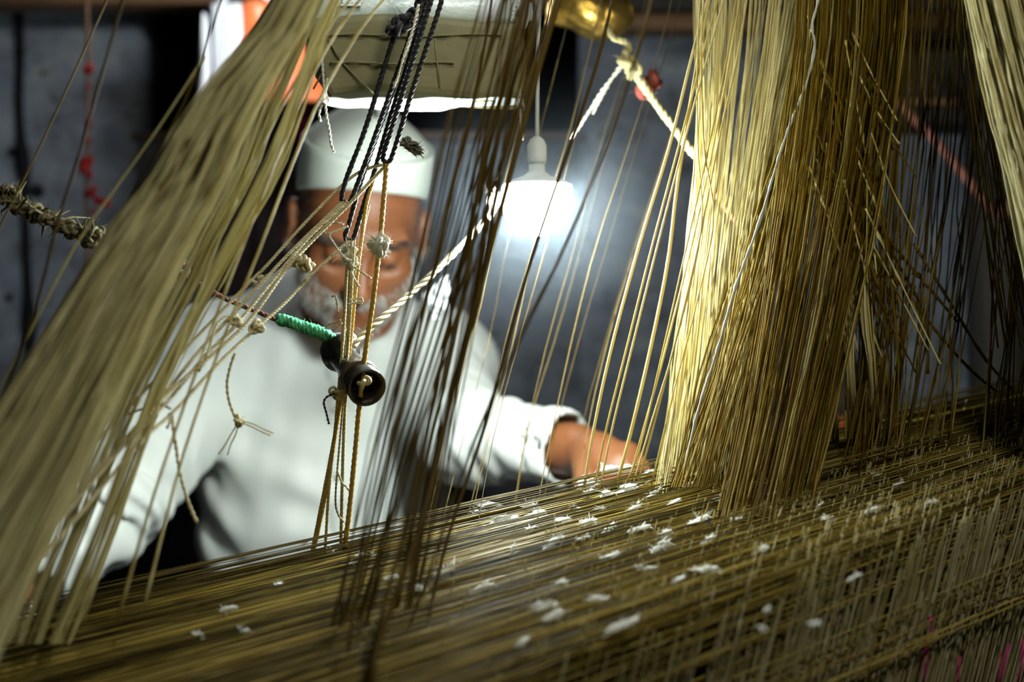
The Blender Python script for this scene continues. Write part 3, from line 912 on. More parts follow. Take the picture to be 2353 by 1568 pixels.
def build_top_things():
    # brown paper parcel
    paper = surf_mat('brown_wrapping_paper', [(.3, (.125, .108, .048)), (.55, (.165, .145, .068)), (.8, (.21, .185, .092))], 14, .6, bump_s=.5, bump_d=.003, bscale=30, spec=.35)
    d = 1.21
    L, R = P(705, 150, d)[0], P(1205, 150, d)[0]
    zc = P(0, 131, d)[2]; hz = px_r(180, d); hy = .025
    root = thing('paper_parcel', 'brown paper wrapped parcel tied with string, under the silvery roll', 'parcel', (L + (R - L) / 2, d + hy, zc - hz))
    nu, nv = 64, 40
    def fn(u, v):
        a = u * 2 * math.pi
        co, si = np.cos(a), np.sin(a)
        sq = (np.abs(co) ** 12 + np.abs(si) ** 12) ** (-1 / 12.)
        e = np.clip(np.minimum(v, 1 - v) / .03, 0, 1) ** .5
        sl = .022 * (1 - v) ** 4                                          # slanted left end
        zz = hz * si * sq * (.35 + .65 * e)
        x = L + (R - L) * v + np.where(zz < 0, 1, -.4) * np.abs(zz) / hz * .016 * (1 - v) ** 2
        return np.stack([x, d + hy + hy * co * sq * (.35 + .65 * e), zc + zz + 0.004 * np.sin(v * 5)], 1)
    V, F = crumple(nu, nv, fn, .0022, 3, 26)
    caps = [tuple(range(nu))[::-1], tuple((nv - 1) * nu + np.arange(nu))]
    mesh_obj('wrapping', V, F.tolist() + caps, paper, root, smooth=False)
    # pasted seams and fold flaps on the side that faces the loom
    for z_, x_a, x_b in ((P(0, 82, d)[2], L + .012, R - .02), (P(0, 146, d)[2], L + .02, R - .06)):
        A = Acc(); q = np.array([[x_a + (x_b - x_a) * t, d - .0015 - .0008 * math.sin(t * 40), z_ + .0009 * math.sin(t * 9)] for t in np.linspace(0, 1, 30)])
        A.tube(q, .0010, 6); A.obj('fold_edge', paper, root)
    for (xa, ya, xb, yb) in ((755, 90, 790, 148), (790, 148, 868, 222), (1000, 88, 1010, 200), (748, 148, 720, 205)):
        A = Acc(); A.tube(np.array([P(xa, ya, d - .001), P((xa + xb) / 2, (ya + yb) / 2 + 3, d - .002), P(xb, yb, d - .001)]), .0008, 6); A.obj('crease', paper, root)
    strm = thread_mat('white_string', [(0, (.52, .50, .42)), (1, (.66, .64, .55))], (.6, .58, .5), .2, .8)
    for pts in ([(737, 100, d - .004), (742, 170, d - .004), (745, 222, d - .004), (738, 245, d - .006), (733, 262, d - .006), (737, 279, d - .006)],
                [(752, 180, d - .004), (748, 226, d - .004), (750, 262, d - .007), (757, 300, d - .007), (761, 330, d - .007), (768, 350, d - .007)],
                [(1192, 205, d - .004), (1190, 232, d - .006), (1196, 262, d - .006), (1198, 290, d - .006), (1201, 322, d - .006)],
                [(1193, 207, d - .004), (1202, 238, d - .006), (1208, 262, d - .006), (1203, 286, d - .006)]):
        A = Acc(); A.rope(PP(pts), .0013, 2); A.obj('string_end', strm, root)
    A = Acc(); A.knot(P(746, 228, d - .006), .004, .0014, 3); A.obj('string_knot', strm, root)
    A = Acc()
    for x in (760, 1165):                                                   # strings that carry the parcel from the beam above
        A.rope(np.array([P(x, 60, d + .02), P(x + 4, -120, d + .02), np.array([P(x + 4, 0, d)[0], d + .02, 2.4])]), .0014, 2)
    A.obj('carrying_string', strm, root)
    # white paper sheet under the parcel
    wp = surf_mat('white_paper', [(.3, (.62, .66, .62)), (.7, (.72, .76, .72))], 20, .6, bump_s=.4, bump_d=.002, transl=(.3, (.7, .74, .7)))
    A = []
    top = [(742, 226), (800, 222), (900, 218), (1000, 217), (1100, 214), (1196, 209)]
    bot = [(745, 232), (800, 231), (900, 235), (985, 242), (1060, 236), (1198, 211)]
    V = []; n = 40
    for t in np.linspace(0, 1, n):
        f = lambda r, j: np.interp(t, np.linspace(0, 1, 6), [q[j] for q in r])
        for k_ in range(5):
            s = k_ / 4
            y = f(top, 1) + (f(bot, 1) - f(top, 1)) * s
            x = f(top, 0) + (f(bot, 0) - f(top, 0)) * s
            e = np.interp(t, [0, .1, .3, .55, .8, 1], [.016, .022, .034, .050, .024, .003])
            V.append((P(x, 0, d)[0], d - .0015 + e * s + .001 * math.sin(t * 41), P(0, 223, d)[2] - .0014 - .004 * s + .0007 * math.sin(t * 23 + s * 2)))
    V = np.array(V); m_ = len(V); F = grid_faces(n, 5, closed=False)
    V2 = np.vstack([V, V + np.array([0, .0001, .0006])])
    tag(mesh_obj('paper_sheet', V2, np.vstack([F, F[:, ::-1] + m_]), wp), 'torn white paper sheet stuck under the brown parcel', 'paper')
    # silvery roll
    sil = surf_mat('silvery_plastic_wrap', [(.3, (.40, .46, .42)), (.55, (.60, .66, .62)), (.8, (.80, .84, .80))], 22, .3, metal=.0, bump_s=.6, bump_d=.006, bscale=34, spec=.6, stretch=(.5, 1, 1))
    L2, R2 = P(690, 0, d)[0], P(1228, 0, d)[0]
    z2 = P(0, 8, d)[2]; rr = px_r(84, d)
    root = thing('wrapped_roll', 'silvery plastic wrapped roll lying on top of the brown parcel', 'roll', ((L2 + R2) / 2, d + .03, z2 - rr))
    def fn(u, v):
        a = u * 2 * math.pi; e = np.where((v < .02) | (v > .98), .55, 1.0) * np.where(v > .955, .93, 1)
        return np.stack([L2 + (R2 - L2) * v, d + .03 + rr * e * np.cos(a), z2 + rr * e * np.sin(a)], 1)
    V, F = crumple(40, 60, fn, .0014, 8, 30)
    mesh_obj('wrap', V, F.tolist() + [tuple(range(40))[::-1], tuple(59 * 40 + np.arange(40))], sil, root, smooth=True)
    tape = surf_mat('milky_tape', [(.3, (.66, .68, .72)), (.7, (.74, .76, .8))], 30, .35, bump_s=.1)
    prn, nt, out = new_mat('printed_label')
    bs = nt.nodes.new('ShaderNodeBsdfPrincipled')
    tc = nt.nodes.new('ShaderNodeTexCoord'); br = nt.nodes.new('ShaderNodeTexBrick')
    br.inputs['Scale'].default_value = 1; br.inputs['Brick Width'].default_value = .0042; br.inputs['Row Height'].default_value = .0034
    br.inputs['Mortar Size'].default_value = .0012
    br.inputs['Color1'].default_value = (.12, .14, .15, 1); br.inputs['Color2'].default_value = (.3, .33, .33, 1); br.inputs['Mortar'].default_value = (.66, .71, .70, 1)
    sx = nt.nodes.new('ShaderNodeSeparateXYZ'); cx = nt.nodes.new('ShaderNodeCombineXYZ')
    nt.links.new(tc.outputs['Object'], sx.inputs[0]); nt.links.new(sx.outputs[0], cx.inputs[0]); nt.links.new(sx.outputs[2], cx.inputs[1])
    nt.links.new(cx.outputs[0], br.inputs[0]); nt.links.new(br.outputs[0], bs.inputs['Base Color']); bs.inputs['Roughness'].default_value = .4
    nt.links.new(bs.outputs[0], out.inputs[0])
    def patch(x0, x1, a0, a1, mat, nm, sk=0):
        V = []
        for t in np.linspace(0, 1, 10):
            for a in np.linspace(a0, a1, 8):
                an = math.radians(a)
                V.append((P(x0 + (x1 - x0) * t, 0, d)[0] + sk * (a - a0) / (a1 - a0), d + .03 - (rr + .0032) * math.cos(an), z2 + (rr + .0032) * math.sin(an)))
        mesh_obj(nm, V, grid_faces(10, 8, closed=False), mat, root)
    patch(1172, 1206, -38, 22, prn, 'printed_label', .004)
    patch(752, 826, 2, 40, prn, 'printed_label', .004)
    patch(1092, 1124, -55, 30, tape, 'tape', .012)
    # golden foil
    gold = surf_mat('golden_foil', [(.3, (.55, .32, .05)), (.7, (.80, .52, .12))], 20, .25, metal=.9, bump_s=.5, bump_d=.004, bscale=40)
    d3 = 1.62
    L3, R3 = P(1262, 0, d3)[0], P(1452, 0, d3)[0]; z3 = P(0, 20, d3)[2]; r3 = px_r(104, d3)
    def fn(u, v):
        a = u * 2 * math.pi; e = np.sin(np.clip(v, .04, .96) * math.pi) ** .35
        return np.stack([L3 + (R3 - L3) * v, d3 + .02 + r3 * e * np.cos(a), z3 + .006 * np.sin(v * 7) + r3 * e * np.sin(a)], 1)
    V, F = crumple(36, 30, fn, .006, 15, 36)
    root = thing('foil_packet', 'crumpled golden foil packet beside the silvery roll', 'packet', ((L3 + R3) / 2, d3 + .02, z3 - r3))
    mesh_obj('foil', V, F.tolist() + [tuple(range(36))[::-1], tuple(29 * 36 + np.arange(36))], gold, root, smooth=False)
    A = Acc(); A.rope(np.array([P(1350, -25, d3 + .02), P(1350, -150, d3 + .02), np.array([P(1350, 0, d3)[0], d3 + .02, 2.4])]), .0013, 2); A.obj('carrying_string', strm, root)
    # white and orange bag
    wh = surf_mat('white_plastic_bag', [(.3, (.82, .84, .88)), (.7, (.88, .9, .93))], 6, .4, bump_s=.15, bump_d=.006, bscale=14)
    og = surf_mat('orange_plastic_bag', [(.3, (.80, .16, .05)), (.7, (.90, .22, .07))], 8, .4, bump_s=.15, bump_d=.006, bscale=14)
    bkm = surf_mat('black_strap', [(.3, (.01, .01, .012)), (.7, (.02, .02, .024))], 10, .6)
    db = 2.30
    root = thing('plastic_bag', 'bright white and orange plastic bag hanging in front of the dark niche', 'bag', P(620, 240, db))
    X = lambda x, y: P(x, y, db)
    rows = lambda lst: [(X(a, y)[0], X(b_, y)[0], X(0, y)[2]) for a, b_, y in lst]
    yf = lambda ph: (lambda u, v: db + .006 * np.sin(u * 4 + ph) + .004 * np.sin(v * 8 + u * 3 + ph) - .012 * np.sin(u * math.pi))
    cloth_sheet('white_panel', rows([(487, 556, 8), (489, 560, 100), (494, 562, 180), (500, 566, 232)]), 14, yf(0), .012, wh, root)
    cloth_sheet('white_strip', rows([(465, 477, 36), (460, 482, 90), (453, 486, 170), (450, 488, 233)]), 8, yf(2), .008, wh, root)
    cloth_sheet('strap', rows([(478, 487, 8), (482, 491, 90), (486, 496, 170), (488, 502, 232)]), 6, lambda u, v: db + .004 + 0 * u, .005, bkm, root)
    cloth_sheet('orange_panel', rows([(557, 648, 8), (561, 690, 90), (566, 724, 165), (570, 760, 205), (578, 880, 236)]), 16, yf(4), .012, og, root)
    A = Acc(); A.tube(resample(np.array([X(500, 12), X(560, -30), X(640, 12)]), .004)[0], .004, 6); A.obj('handle', wh, root)
    # dark cloth on the wall behind the man, magenta cloth beside it
    dk = surf_mat('dark_wool', [(.3, (.018, .013, .014)), (.7, (.040, .028, .028))], 12, .95, spec=.05)
    mg = surf_mat('magenta_cloth', [(.3, (.16, .012, .05)), (.7, (.22, .02, .07))], 12, .9, spec=.05)
    X = lambda x, y: P(x, y, 2.45)
    o = cloth_sheet('hanging_cloth', rows([(520, 700, 236), (480, 715, 500), (470, 725, 800), (465, 735, 1010)]), 40,
                    lambda u, v: 2.46 + .018 * np.sin(u * 21 + v) * (.3 + v), .012, dk)
    tag(o, 'dark woollen cloth hanging on the wall behind the man, beside his cap', 'cloth')
    o = cloth_sheet('hanging_scarf', rows([(690, 722, 8), (690, 722, 120), (690, 722, 225), (692, 724, 260), (690, 720, 300), (694, 716, 345)]), 12,
                    lambda u, v: 2.393 + .006 * np.sin(u * 9), .006, mg)
    tag(o, 'narrow magenta scarf hanging beside the white cap', 'scarf')
    # red thread garland on the wall
    red = surf_mat('red_wool', [(.3, (.17, .010, .010)), (.7, (.26, .018, .016))], 60, .9, spec=.05)
    st = surf_mat('brown_string', [(.3, (.10, .055, .03)), (.7, (.16, .085, .05))], 40, .9)
    dg = 2.1
    root = thing('red_garland', 'string with red wool tufts hanging against the blue grey wall', 'garland', P(200, 640, dg))
    A = Acc(); A.rope(PP([(200, -260, dg), (199, 0, dg), (203, 150, dg), (201, 330, dg), (199, 480, dg), (204, 650, dg)]), .0034, 3); A.obj('string', st, root)
    g = np.random.default_rng(4)
    for (x, y, s) in ((203, 158, 17), (200, 200, 8), (203, 285, 9), (201, 324, 9), (196, 378, 23), (207, 440, 20), (226, 460, 16), (243, 466, 13), (214, 486, 10), (188, 372, 12), (205, 400, 12)):
        A = Acc(); c = P(x, y, dg - .004); r = px_r(s * 1.7, dg)
        for i in range(16):
            dd = g.normal(0, 1, 3); dd /= np.linalg.norm(dd)
            A.tube(np.array([c, c + dd * r * .6, c + dd * r + g.normal(0, r * .25, 3)]), [r * .30, r * .34, r * .12], 5 + 1)
        A.obj('tuft', red, root)

# ------------------------------------------------------------------ loom: warp, harness threads, cords
EA, EB = P(-160, 1497, 1.00), P(2520, 872, 1.44)        # far edge of the warp
NA, NB = P(-160, 2080, .62), P(2520, 1075, 1.10)        # near edge
def warp_pt(s, t, up=0.0):
    a = EA + (NA - EA) * s; b = EB + (NB - EB) * s
    return a + (b - a) * t + np.array([0, 0, up])

def warp_at(px, py):
    """point of the warp plane seen at a photo pixel"""
    n = np.cross(EB - EA, NA - EA); o = np.array([0, 0, CAM_Z]); d = P(px, py, 1.0) - o
    return o + d * (((EA - o) @ n) / (d @ n))

def build_warp():
    gold = thread_mat('gold_warp_thread', [(0, (.24, .165, .025)), (.35, (.40, .30, .055)), (.7, (.55, .44, .12)), (.9, (.15, .10, .015)), (1, (.62, .53, .22))], (.48, .33, .05), .28, .34)
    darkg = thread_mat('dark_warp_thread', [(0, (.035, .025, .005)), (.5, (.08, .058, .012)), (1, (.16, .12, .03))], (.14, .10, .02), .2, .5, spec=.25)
    pale = thread_mat('pale_heddle_thread', [(0, (.26, .21, .07)), (.5, (.44, .38, .17)), (.85, (.62, .57, .34)), (1, (.70, .66, .46))], (.45, .36, .13), .35, .45)
    root = thing('warp_sheet', 'wide slanting sheet of golden warp threads across the lower half of the photo', 'warp', tuple(warp_pt(.4, .5, -.02)))
    root2 = root
    def lines(n, s0, s1, layer, jit, r0, r1, bias=1.35):
        s = s0 + (s1 - s0) * rng.random(n) ** bias
        t = np.linspace(0, 1, 14)
        Pts = np.stack([np.stack([warp_pt(si + ds * (tt - .5), tt) for tt in t]) for si, ds in zip(s, rng.normal(0, .006, n))])
        Pts[:, :, 2] += (layer + rng.normal(0, jit, n))[:, None] + rng.normal(0, .0006, (n, 14))
        Pts[:, :, 1] += rng.normal(0, .0006, (n, 14))
        return Pts, rng.uniform(r0, r1, n)
    Pa, ra = lines(300, 0, 1, .004, .004, .0003, .0006)
    Pb, rb = lines(900, 0, 1, -.008, .007, .00025, .0005)
    thread_parts(root, 'warp_thread', np.concatenate([Pa, Pb]), np.r_[ra, rb], gold, 300, 4, 'warp_mass')
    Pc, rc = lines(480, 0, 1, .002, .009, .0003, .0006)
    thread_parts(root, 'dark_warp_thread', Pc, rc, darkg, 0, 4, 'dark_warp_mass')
    # lower layer that closes the view of the floor
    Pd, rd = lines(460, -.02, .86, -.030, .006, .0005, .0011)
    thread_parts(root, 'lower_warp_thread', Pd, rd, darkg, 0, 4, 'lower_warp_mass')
    # pale lath along the far edge
    lathm = surf_mat('pale_lath_wood', [(.3, (.34, .22, .09)), (.7, (.50, .35, .16))], 14, .55, stretch=(.6, 8, 8), bump_s=.3)
    A = Acc()
    q = np.stack([warp_pt(-.035, t, -.006) for t in np.linspace(0, 1, 30)])
    A.tube(q, .0075, 8); o = A.obj('lease_rod', lathm)
    tag(o, 'long pale wooden rod lying along the far edge of the golden warp', 'rod')
    # wide brown board below the warp at its far end
    A = Acc(); V = []
    for t in np.linspace(.50, 1, 14):
        p = warp_pt(.02, t, -.022)
        for dy, dz in ((.0, .0), (-.15, -.045), (-.15, -.065), (.0, -.022)):
            V.append(p + np.array([0, dy, dz]))
    F = np.vstack([grid_faces(14, 4), [(0, 3, 2, 1)], [(13 * 4, 13 * 4 + 1, 13 * 4 + 2, 13 * 4 + 3)]])
    A.add(V, F)
    o = A.obj('brown_board', surf_mat('warm_brown_board', [(.3, (.30, .14, .035)), (.7, (.46, .24, .07))], 10, .55, stretch=(.6, 8, 8), bump_s=.3), smooth=False)
    tag(o, 'warm brown board under the far right stretch of the warp', 'board')
    # heddles: pale loops that rise through the warp and hang below it
    hr = thing('heddle_curtain', 'curtain of cream heddle threads hanging down through the warp, lower right of the photo', 'heddles', tuple(warp_pt(.6, .8, -.2)))
    n = 3000
    t = rng.beta(2.2, 1.2, n) * .80 + .24; t = np.clip(t, .12, 1.02)
    near = rng.random(n) < .30
    s = np.clip(.40 + .60 * rng.random(n) ** .8 - .35 * (rng.random(n) < .36) * rng.random(n), .0, 1.0)
    s = np.where(near, 1.0 + .05 * rng.random(n), s)          # most hang just outside the near edge
    # threads gather in groups
    tg = np.round(t * 80) / 80 + rng.normal(0, .0026, n)
    top = np.stack([warp_pt(si, ti, up) for si, ti, up in zip(s, tg, np.where(near, rng.uniform(-.09, .012, n), rng.uniform(.003, .020, n)))])
    L = rng.uniform(.22, .48, n)
    L = np.where(s < .35, rng.uniform(.02, .075, n), L)
    bot = top + np.stack([-.26 * L + rng.normal(0, .004, n), rng.normal(0, .004, n) - .02 * L, -L], 1)
    mid = (top + bot) / 2 + rng.normal(0, .0012, (n, 3))
    Pts = catmull(np.stack([top, mid, bot], 1), np.linspace(0, 1, 6))
    order = np.argsort(-(s + .3 * rng.random(n))); Pts = Pts[order]
    thread_parts(hr, 'heddle_thread', Pts, rng.uniform(.00028, .0006, n), pale, 300, 4, 'heddle_mass')
    # golden cross threads deeper in the curtain
    m = 420
    sb = rng.random(m)
    Pts = []
    for i in range(m):
        drop = rng.uniform(.02, .09 if i % 14 == 0 else .30); a = warp_pt(.93 + .03 * rng.normal(), .05, -drop); b = warp_pt(.93 + .03 * rng.normal(), 1.0, -drop * .9)
        Pts.append(np.stack([a + (b - a) * q for q in np.linspace(0, 1, 8)]) + rng.normal(0, .0007, (8, 3)) + np.array([0, (-.030 + rng.random() * .015) if i % 14 == 0 else (.0 + rng.random() * .05), 0]))
    thread_parts(hr, 'cross_thread', np.array(Pts), rng.uniform(.0003, .0006, m), gold, 0, 4, 'cross_thread_mass')
    m = 320
    Pts = []
    for i in range(m):
        drop = rng.uniform(.0, .32); a = warp_pt(.99, .05, -drop); b = warp_pt(.99, 1.0, -drop * .92)
        Pts.append(np.stack([a + (b - a) * q for q in np.linspace(0, 1, 8)]) + rng.normal(0, .0007, (8, 3)) + np.array([0, .12 + rng.random() * .02, 0]))
    thread_parts(hr, 'back_cross_thread', np.array(Pts), rng.uniform(.0008, .0016, m), darkg, 0, 4, 'back_cross_mass')
    # pink threads in the curtain
    pk = thread_mat('pink_silk', [(0, (.55, .02, .16)), (.5, (.70, .03, .25)), (1, (.60, .03, .35))], (.6, .03, .2), .4, .4)
    ORD = 'first second third fourth fifth sixth seventh eighth ninth tenth eleventh twelfth'.split()
    PX = [2108, 2120, 2112, 1945, 1950, 2008, 2296, 2198, 1850, 2290, 2338, 1908]
    for i, (x0, y0, x1, y1, w) in enumerate([(2140, 1415, 2108, 1580, 5), (2146, 1430, 2120, 1580, 4), (2128, 1480, 2112, 1575, 6), (1962, 1490, 1945, 1580, 4), (1973, 1500, 1950, 1580, 5),
                                (2022, 1500, 2008, 1580, 4), (2318, 1480, 2296, 1580, 4), (2205, 1510, 2198, 1580, 4), (1858, 1520, 1850, 1580, 3), (2300, 1500, 2290, 1580, 3), (2352, 1470, 2338, 1580, 4), (1915, 1505, 1908, 1560, 3)]):
        d = .985
        A = Acc(); A.tube(resample(PP([(x0, y0, d), ((x0 + x1) / 2 + 2, (y0 + y1) / 2, d - .004), (x1, y1, d - .002)]), .008)[0], px_r(w * 1.3, d), 6)
        o = A.obj('pink_thread', pk); tag(o, ORD[sorted(PX).index(x1)] + ' bright pink silk thread, counted from the left, among the cream heddles', 'thread', 'pink threads among the heddles')
    # dark draw strings along the near edge
    dm = thread_mat('dark_string', [(0, (.06, .045, .02)), (1, (.12, .09, .04))], (.1, .07, .02), .15, .7)
    for pts, lab in (([(900, 1600, .92), (1300, 1515, .96), (1800, 1385, 1.00), (2400, 1205, 1.05)], 'uppermost of three dark strings stretched along the near edge of the warp'),
                ([(1250, 1600, .94), (1700, 1490, .98), (2010, 1430, 1.00), (2400, 1318, 1.05)], 'middle one of three dark strings stretched along the near edge of the warp'),
                ([(1500, 1590, .95), (1900, 1500, .98), (2400, 1350, 1.03)], 'lowest of three dark strings stretched along the near edge of the warp')):
        A = Acc(); A.rope(PP(pts), .0009, 2, pitch=.012); tag(A.obj('draw_string', dm), lab, 'string', 'dark strings along the warp')
    A = Acc(); A.tube(resample(PP([(2208, 1212, 1.05), (2235, 1230, 1.04), (2255, 1270, 1.04), (2290, 1320, 1.045), (2330, 1352, 1.05)]), .004)[0], .0012, 6)
    A.knot(P(2206, 1214, 1.05), .004, .0011, 2); A.knot(P(2180, 1222, 1.05), .003, .0011, 6)
    tag(A.obj('knotted_string', dm), 'short dark curved string with a knot hanging off the warp at the right edge', 'string')
    # lint
    lint = surf_mat('white_lint', [(.3, (.80, .81, .78)), (.7, (.88, .89, .86))], 200, .95, bump_s=.4, bump_d=.001, bscale=700, spec=.05, transl=(.4, (.85, .85, .8)))
    spots = [(1120, 1190, 34), (1098, 1212, 26), (1215, 1195, 30), (1160, 1226, 36), (1235, 1215, 28), (1355, 1140, 40), (1420, 1110, 42), (1350, 1165, 36), (1440, 1158, 46), (1395, 1170, 30),
             (1555, 1125, 20), (1585, 1148, 26), (1290, 1233, 26), (1350, 1235, 34), (1270, 1282, 36), (1470, 1250, 30), (1335, 1275, 24), (1405, 1315, 30), (1520, 1290, 34), (1600, 1235, 38),
             (1625, 1278, 26), (1530, 1265, 24), (1510, 1300, 26), (1620, 1350, 34), (1560, 1372, 26), (1020, 1350, 34), (1130, 1385, 22), (1100, 1395, 26), (965, 1392, 20), (1250, 1435, 34),
             (1275, 1455, 38), (1370, 1418, 26), (1435, 1480, 44), (1200, 1520, 26), (1460, 1200, 30), (1500, 1168, 24), (1650, 1180, 22), (1700, 1150, 20), (1290, 1380, 22), (1180, 1300, 18),
             (1480, 1345, 26), (1400, 1250, 20), (760, 1300, 16), (830, 1310, 18), (860, 1310, 16), (815, 1330, 14), (900, 1365, 18), (800, 1420, 18), (700, 1280, 16), (1690, 1230, 18),
             (1775, 1170, 18), (1900, 1230, 22), (2010, 1125, 18), (2060, 1150, 18), (2140, 1190, 20), (2000, 1210, 22), (1880, 1200, 14), (1750, 1300, 20), (1960, 1370, 14), (1760, 1445, 16),
             (1870, 1480, 16), (1750, 1490, 14), (460, 1500, 18), (520, 1440, 24), (640, 1380, 16), (560, 1490, 22), (1320, 1200, 20), (1380, 1205, 18), (1550, 1190, 22), (1490, 1120, 22), (1220, 1250, 18)]
    SPECIAL = {(1420, 1110): 'white lint tuft touching the far edge of the warp right below the fingers', (1440, 1158): 'widest white lint tuft, just below the fingers on the warp',
               (1120, 1190): 'white lint tuft on the far edge of the warp, furthest left of the bright ones', (1435, 1480): 'wide greyish lint tuft lowest in the middle of the warp',
               (1275, 1455): 'lower of a touching pair of lint tufts low in the middle of the warp', (1250, 1435): 'upper of a touching pair of lint tufts low in the middle of the warp',
               (1020, 1350): 'white lint tuft lying alone near the dark strands on the warp', (1620, 1350): 'white lint tuft lying alone low on the right half of the warp',
               (1600, 1235): 'long white lint tuft touching the dark blue fluff', (1585, 1148): 'small bright lint tuft just below the pinkish purple fluff'}
    ZONES = ((950, 'left of the dark strands'), (1320, 'between the dark strands and the hand'), (1550, 'straight below the hand'), (1720, 'below the bright golden bundle'), (9999, 'right of the bright golden bundle'))
    NUM = 'highest,second highest,third highest,fourth highest,fifth highest,sixth highest,seventh highest,eighth highest,ninth highest,tenth highest,11th highest,12th highest,13th highest,14th highest,15th highest,16th highest,17th highest,18th highest,19th highest,20th highest,21st highest,22nd highest,23rd highest,24th highest,25th highest'.split(',')
    zone = lambda x: next(i for i, (lim, _) in enumerate(ZONES) if x < lim)
    def lint_label(x, y):
        row = sorted((b, a) for a, b, _ in spots if zone(a) == zone(x)); k = row.index((y, x)); n = len(row)
        word = 'lowest' if k == n - 1 else NUM[k]
        return '%s of %d white lint tufts %s' % (word, n, ZONES[zone(x)][1])
    g = np.random.default_rng(8)
    for i, (x, y, w) in enumerate(spots):
        c = warp_at(x, y) + np.array([0, -.002, .010]); d = c[1]
        # follow the same line of sight after lifting: keep on the thread sheet
        c = warp_at(x, y); c = c + np.array([0, -.003, .012])
        r = px_r(w * 1.25, c[1])
        bm = bmesh.new(); bmesh.ops.create_icosphere(bm, subdivisions=3, radius=1)
        V = np.array([v.co for v in bm.verts]); F = [[q.index for q in f.verts] for f in bm.faces]; bm.free()
        k = g.normal(0, 2.2, (5, 3)); ph = g.random(5) * 6.28
        disp = np.clip(.9 + .42 * np.sin(V @ k.T + ph).sum(1) / 2, .25, 1.9)
        N0 = V * disp[:, None]; sc = np.array([r * g.uniform(.8, 1.25), r * .5, r * g.uniform(.28, .5)])
        V = N0 * sc
        F = [list(f) for f in F]
        for h in range(34):                                             # stray fibres
            v0 = V[g.integers(0, 42 * 3)]; dd = v0 / (np.linalg.norm(v0) + 1e-6) * r * g.uniform(.2, .6) + g.normal(0, r * .25, 3)
            sd = g.normal(0, .00022, 3); b0 = len(V)
            V = np.vstack([V, v0 - sd, v0 + sd, v0 + dd + sd * .5, v0 + dd - sd * .5]); F.append([b0, b0 + 1, b0 + 2, b0 + 3])
        an = -.28 + g.normal(0, .25)
        R = np.array([[math.cos(an), 0, math.sin(an)], [0, 1, 0], [-math.sin(an), 0, math.cos(an)]])
        o = mesh_obj('lint_tuft', V @ R.T + c, F, lint, smooth=False)
        tag(o, SPECIAL.get((x, y)) or lint_label(x, y), 'lint', 'white lint on the warp')
    for (x, y, w, col, nm) in ((1552, 1125, 22, (.40, .12, .26), 'pinkish purple'), (1627, 1229, 12, (.05, .06, .25), 'dark blue')):
        c = warp_at(x, y) + np.array([0, -.004, .009]); A = Acc()
        for i in range(7):
            dd = g.normal(0, 1, 3); A.tube(np.array([c, c + dd * px_r(w, 1.1) * .5, c + dd * px_r(w, 1.1) * .9]), [.0012, .0014, .0006], 6)
        tag(A.obj('lint_tuft', surf_mat(nm.replace(' ', '_') + '_lint', [(.3, col), (.7, tuple(v * 1.4 for v in col))], 60, .95)), nm + ' tuft of fluff among the white lint on the warp', 'lint')

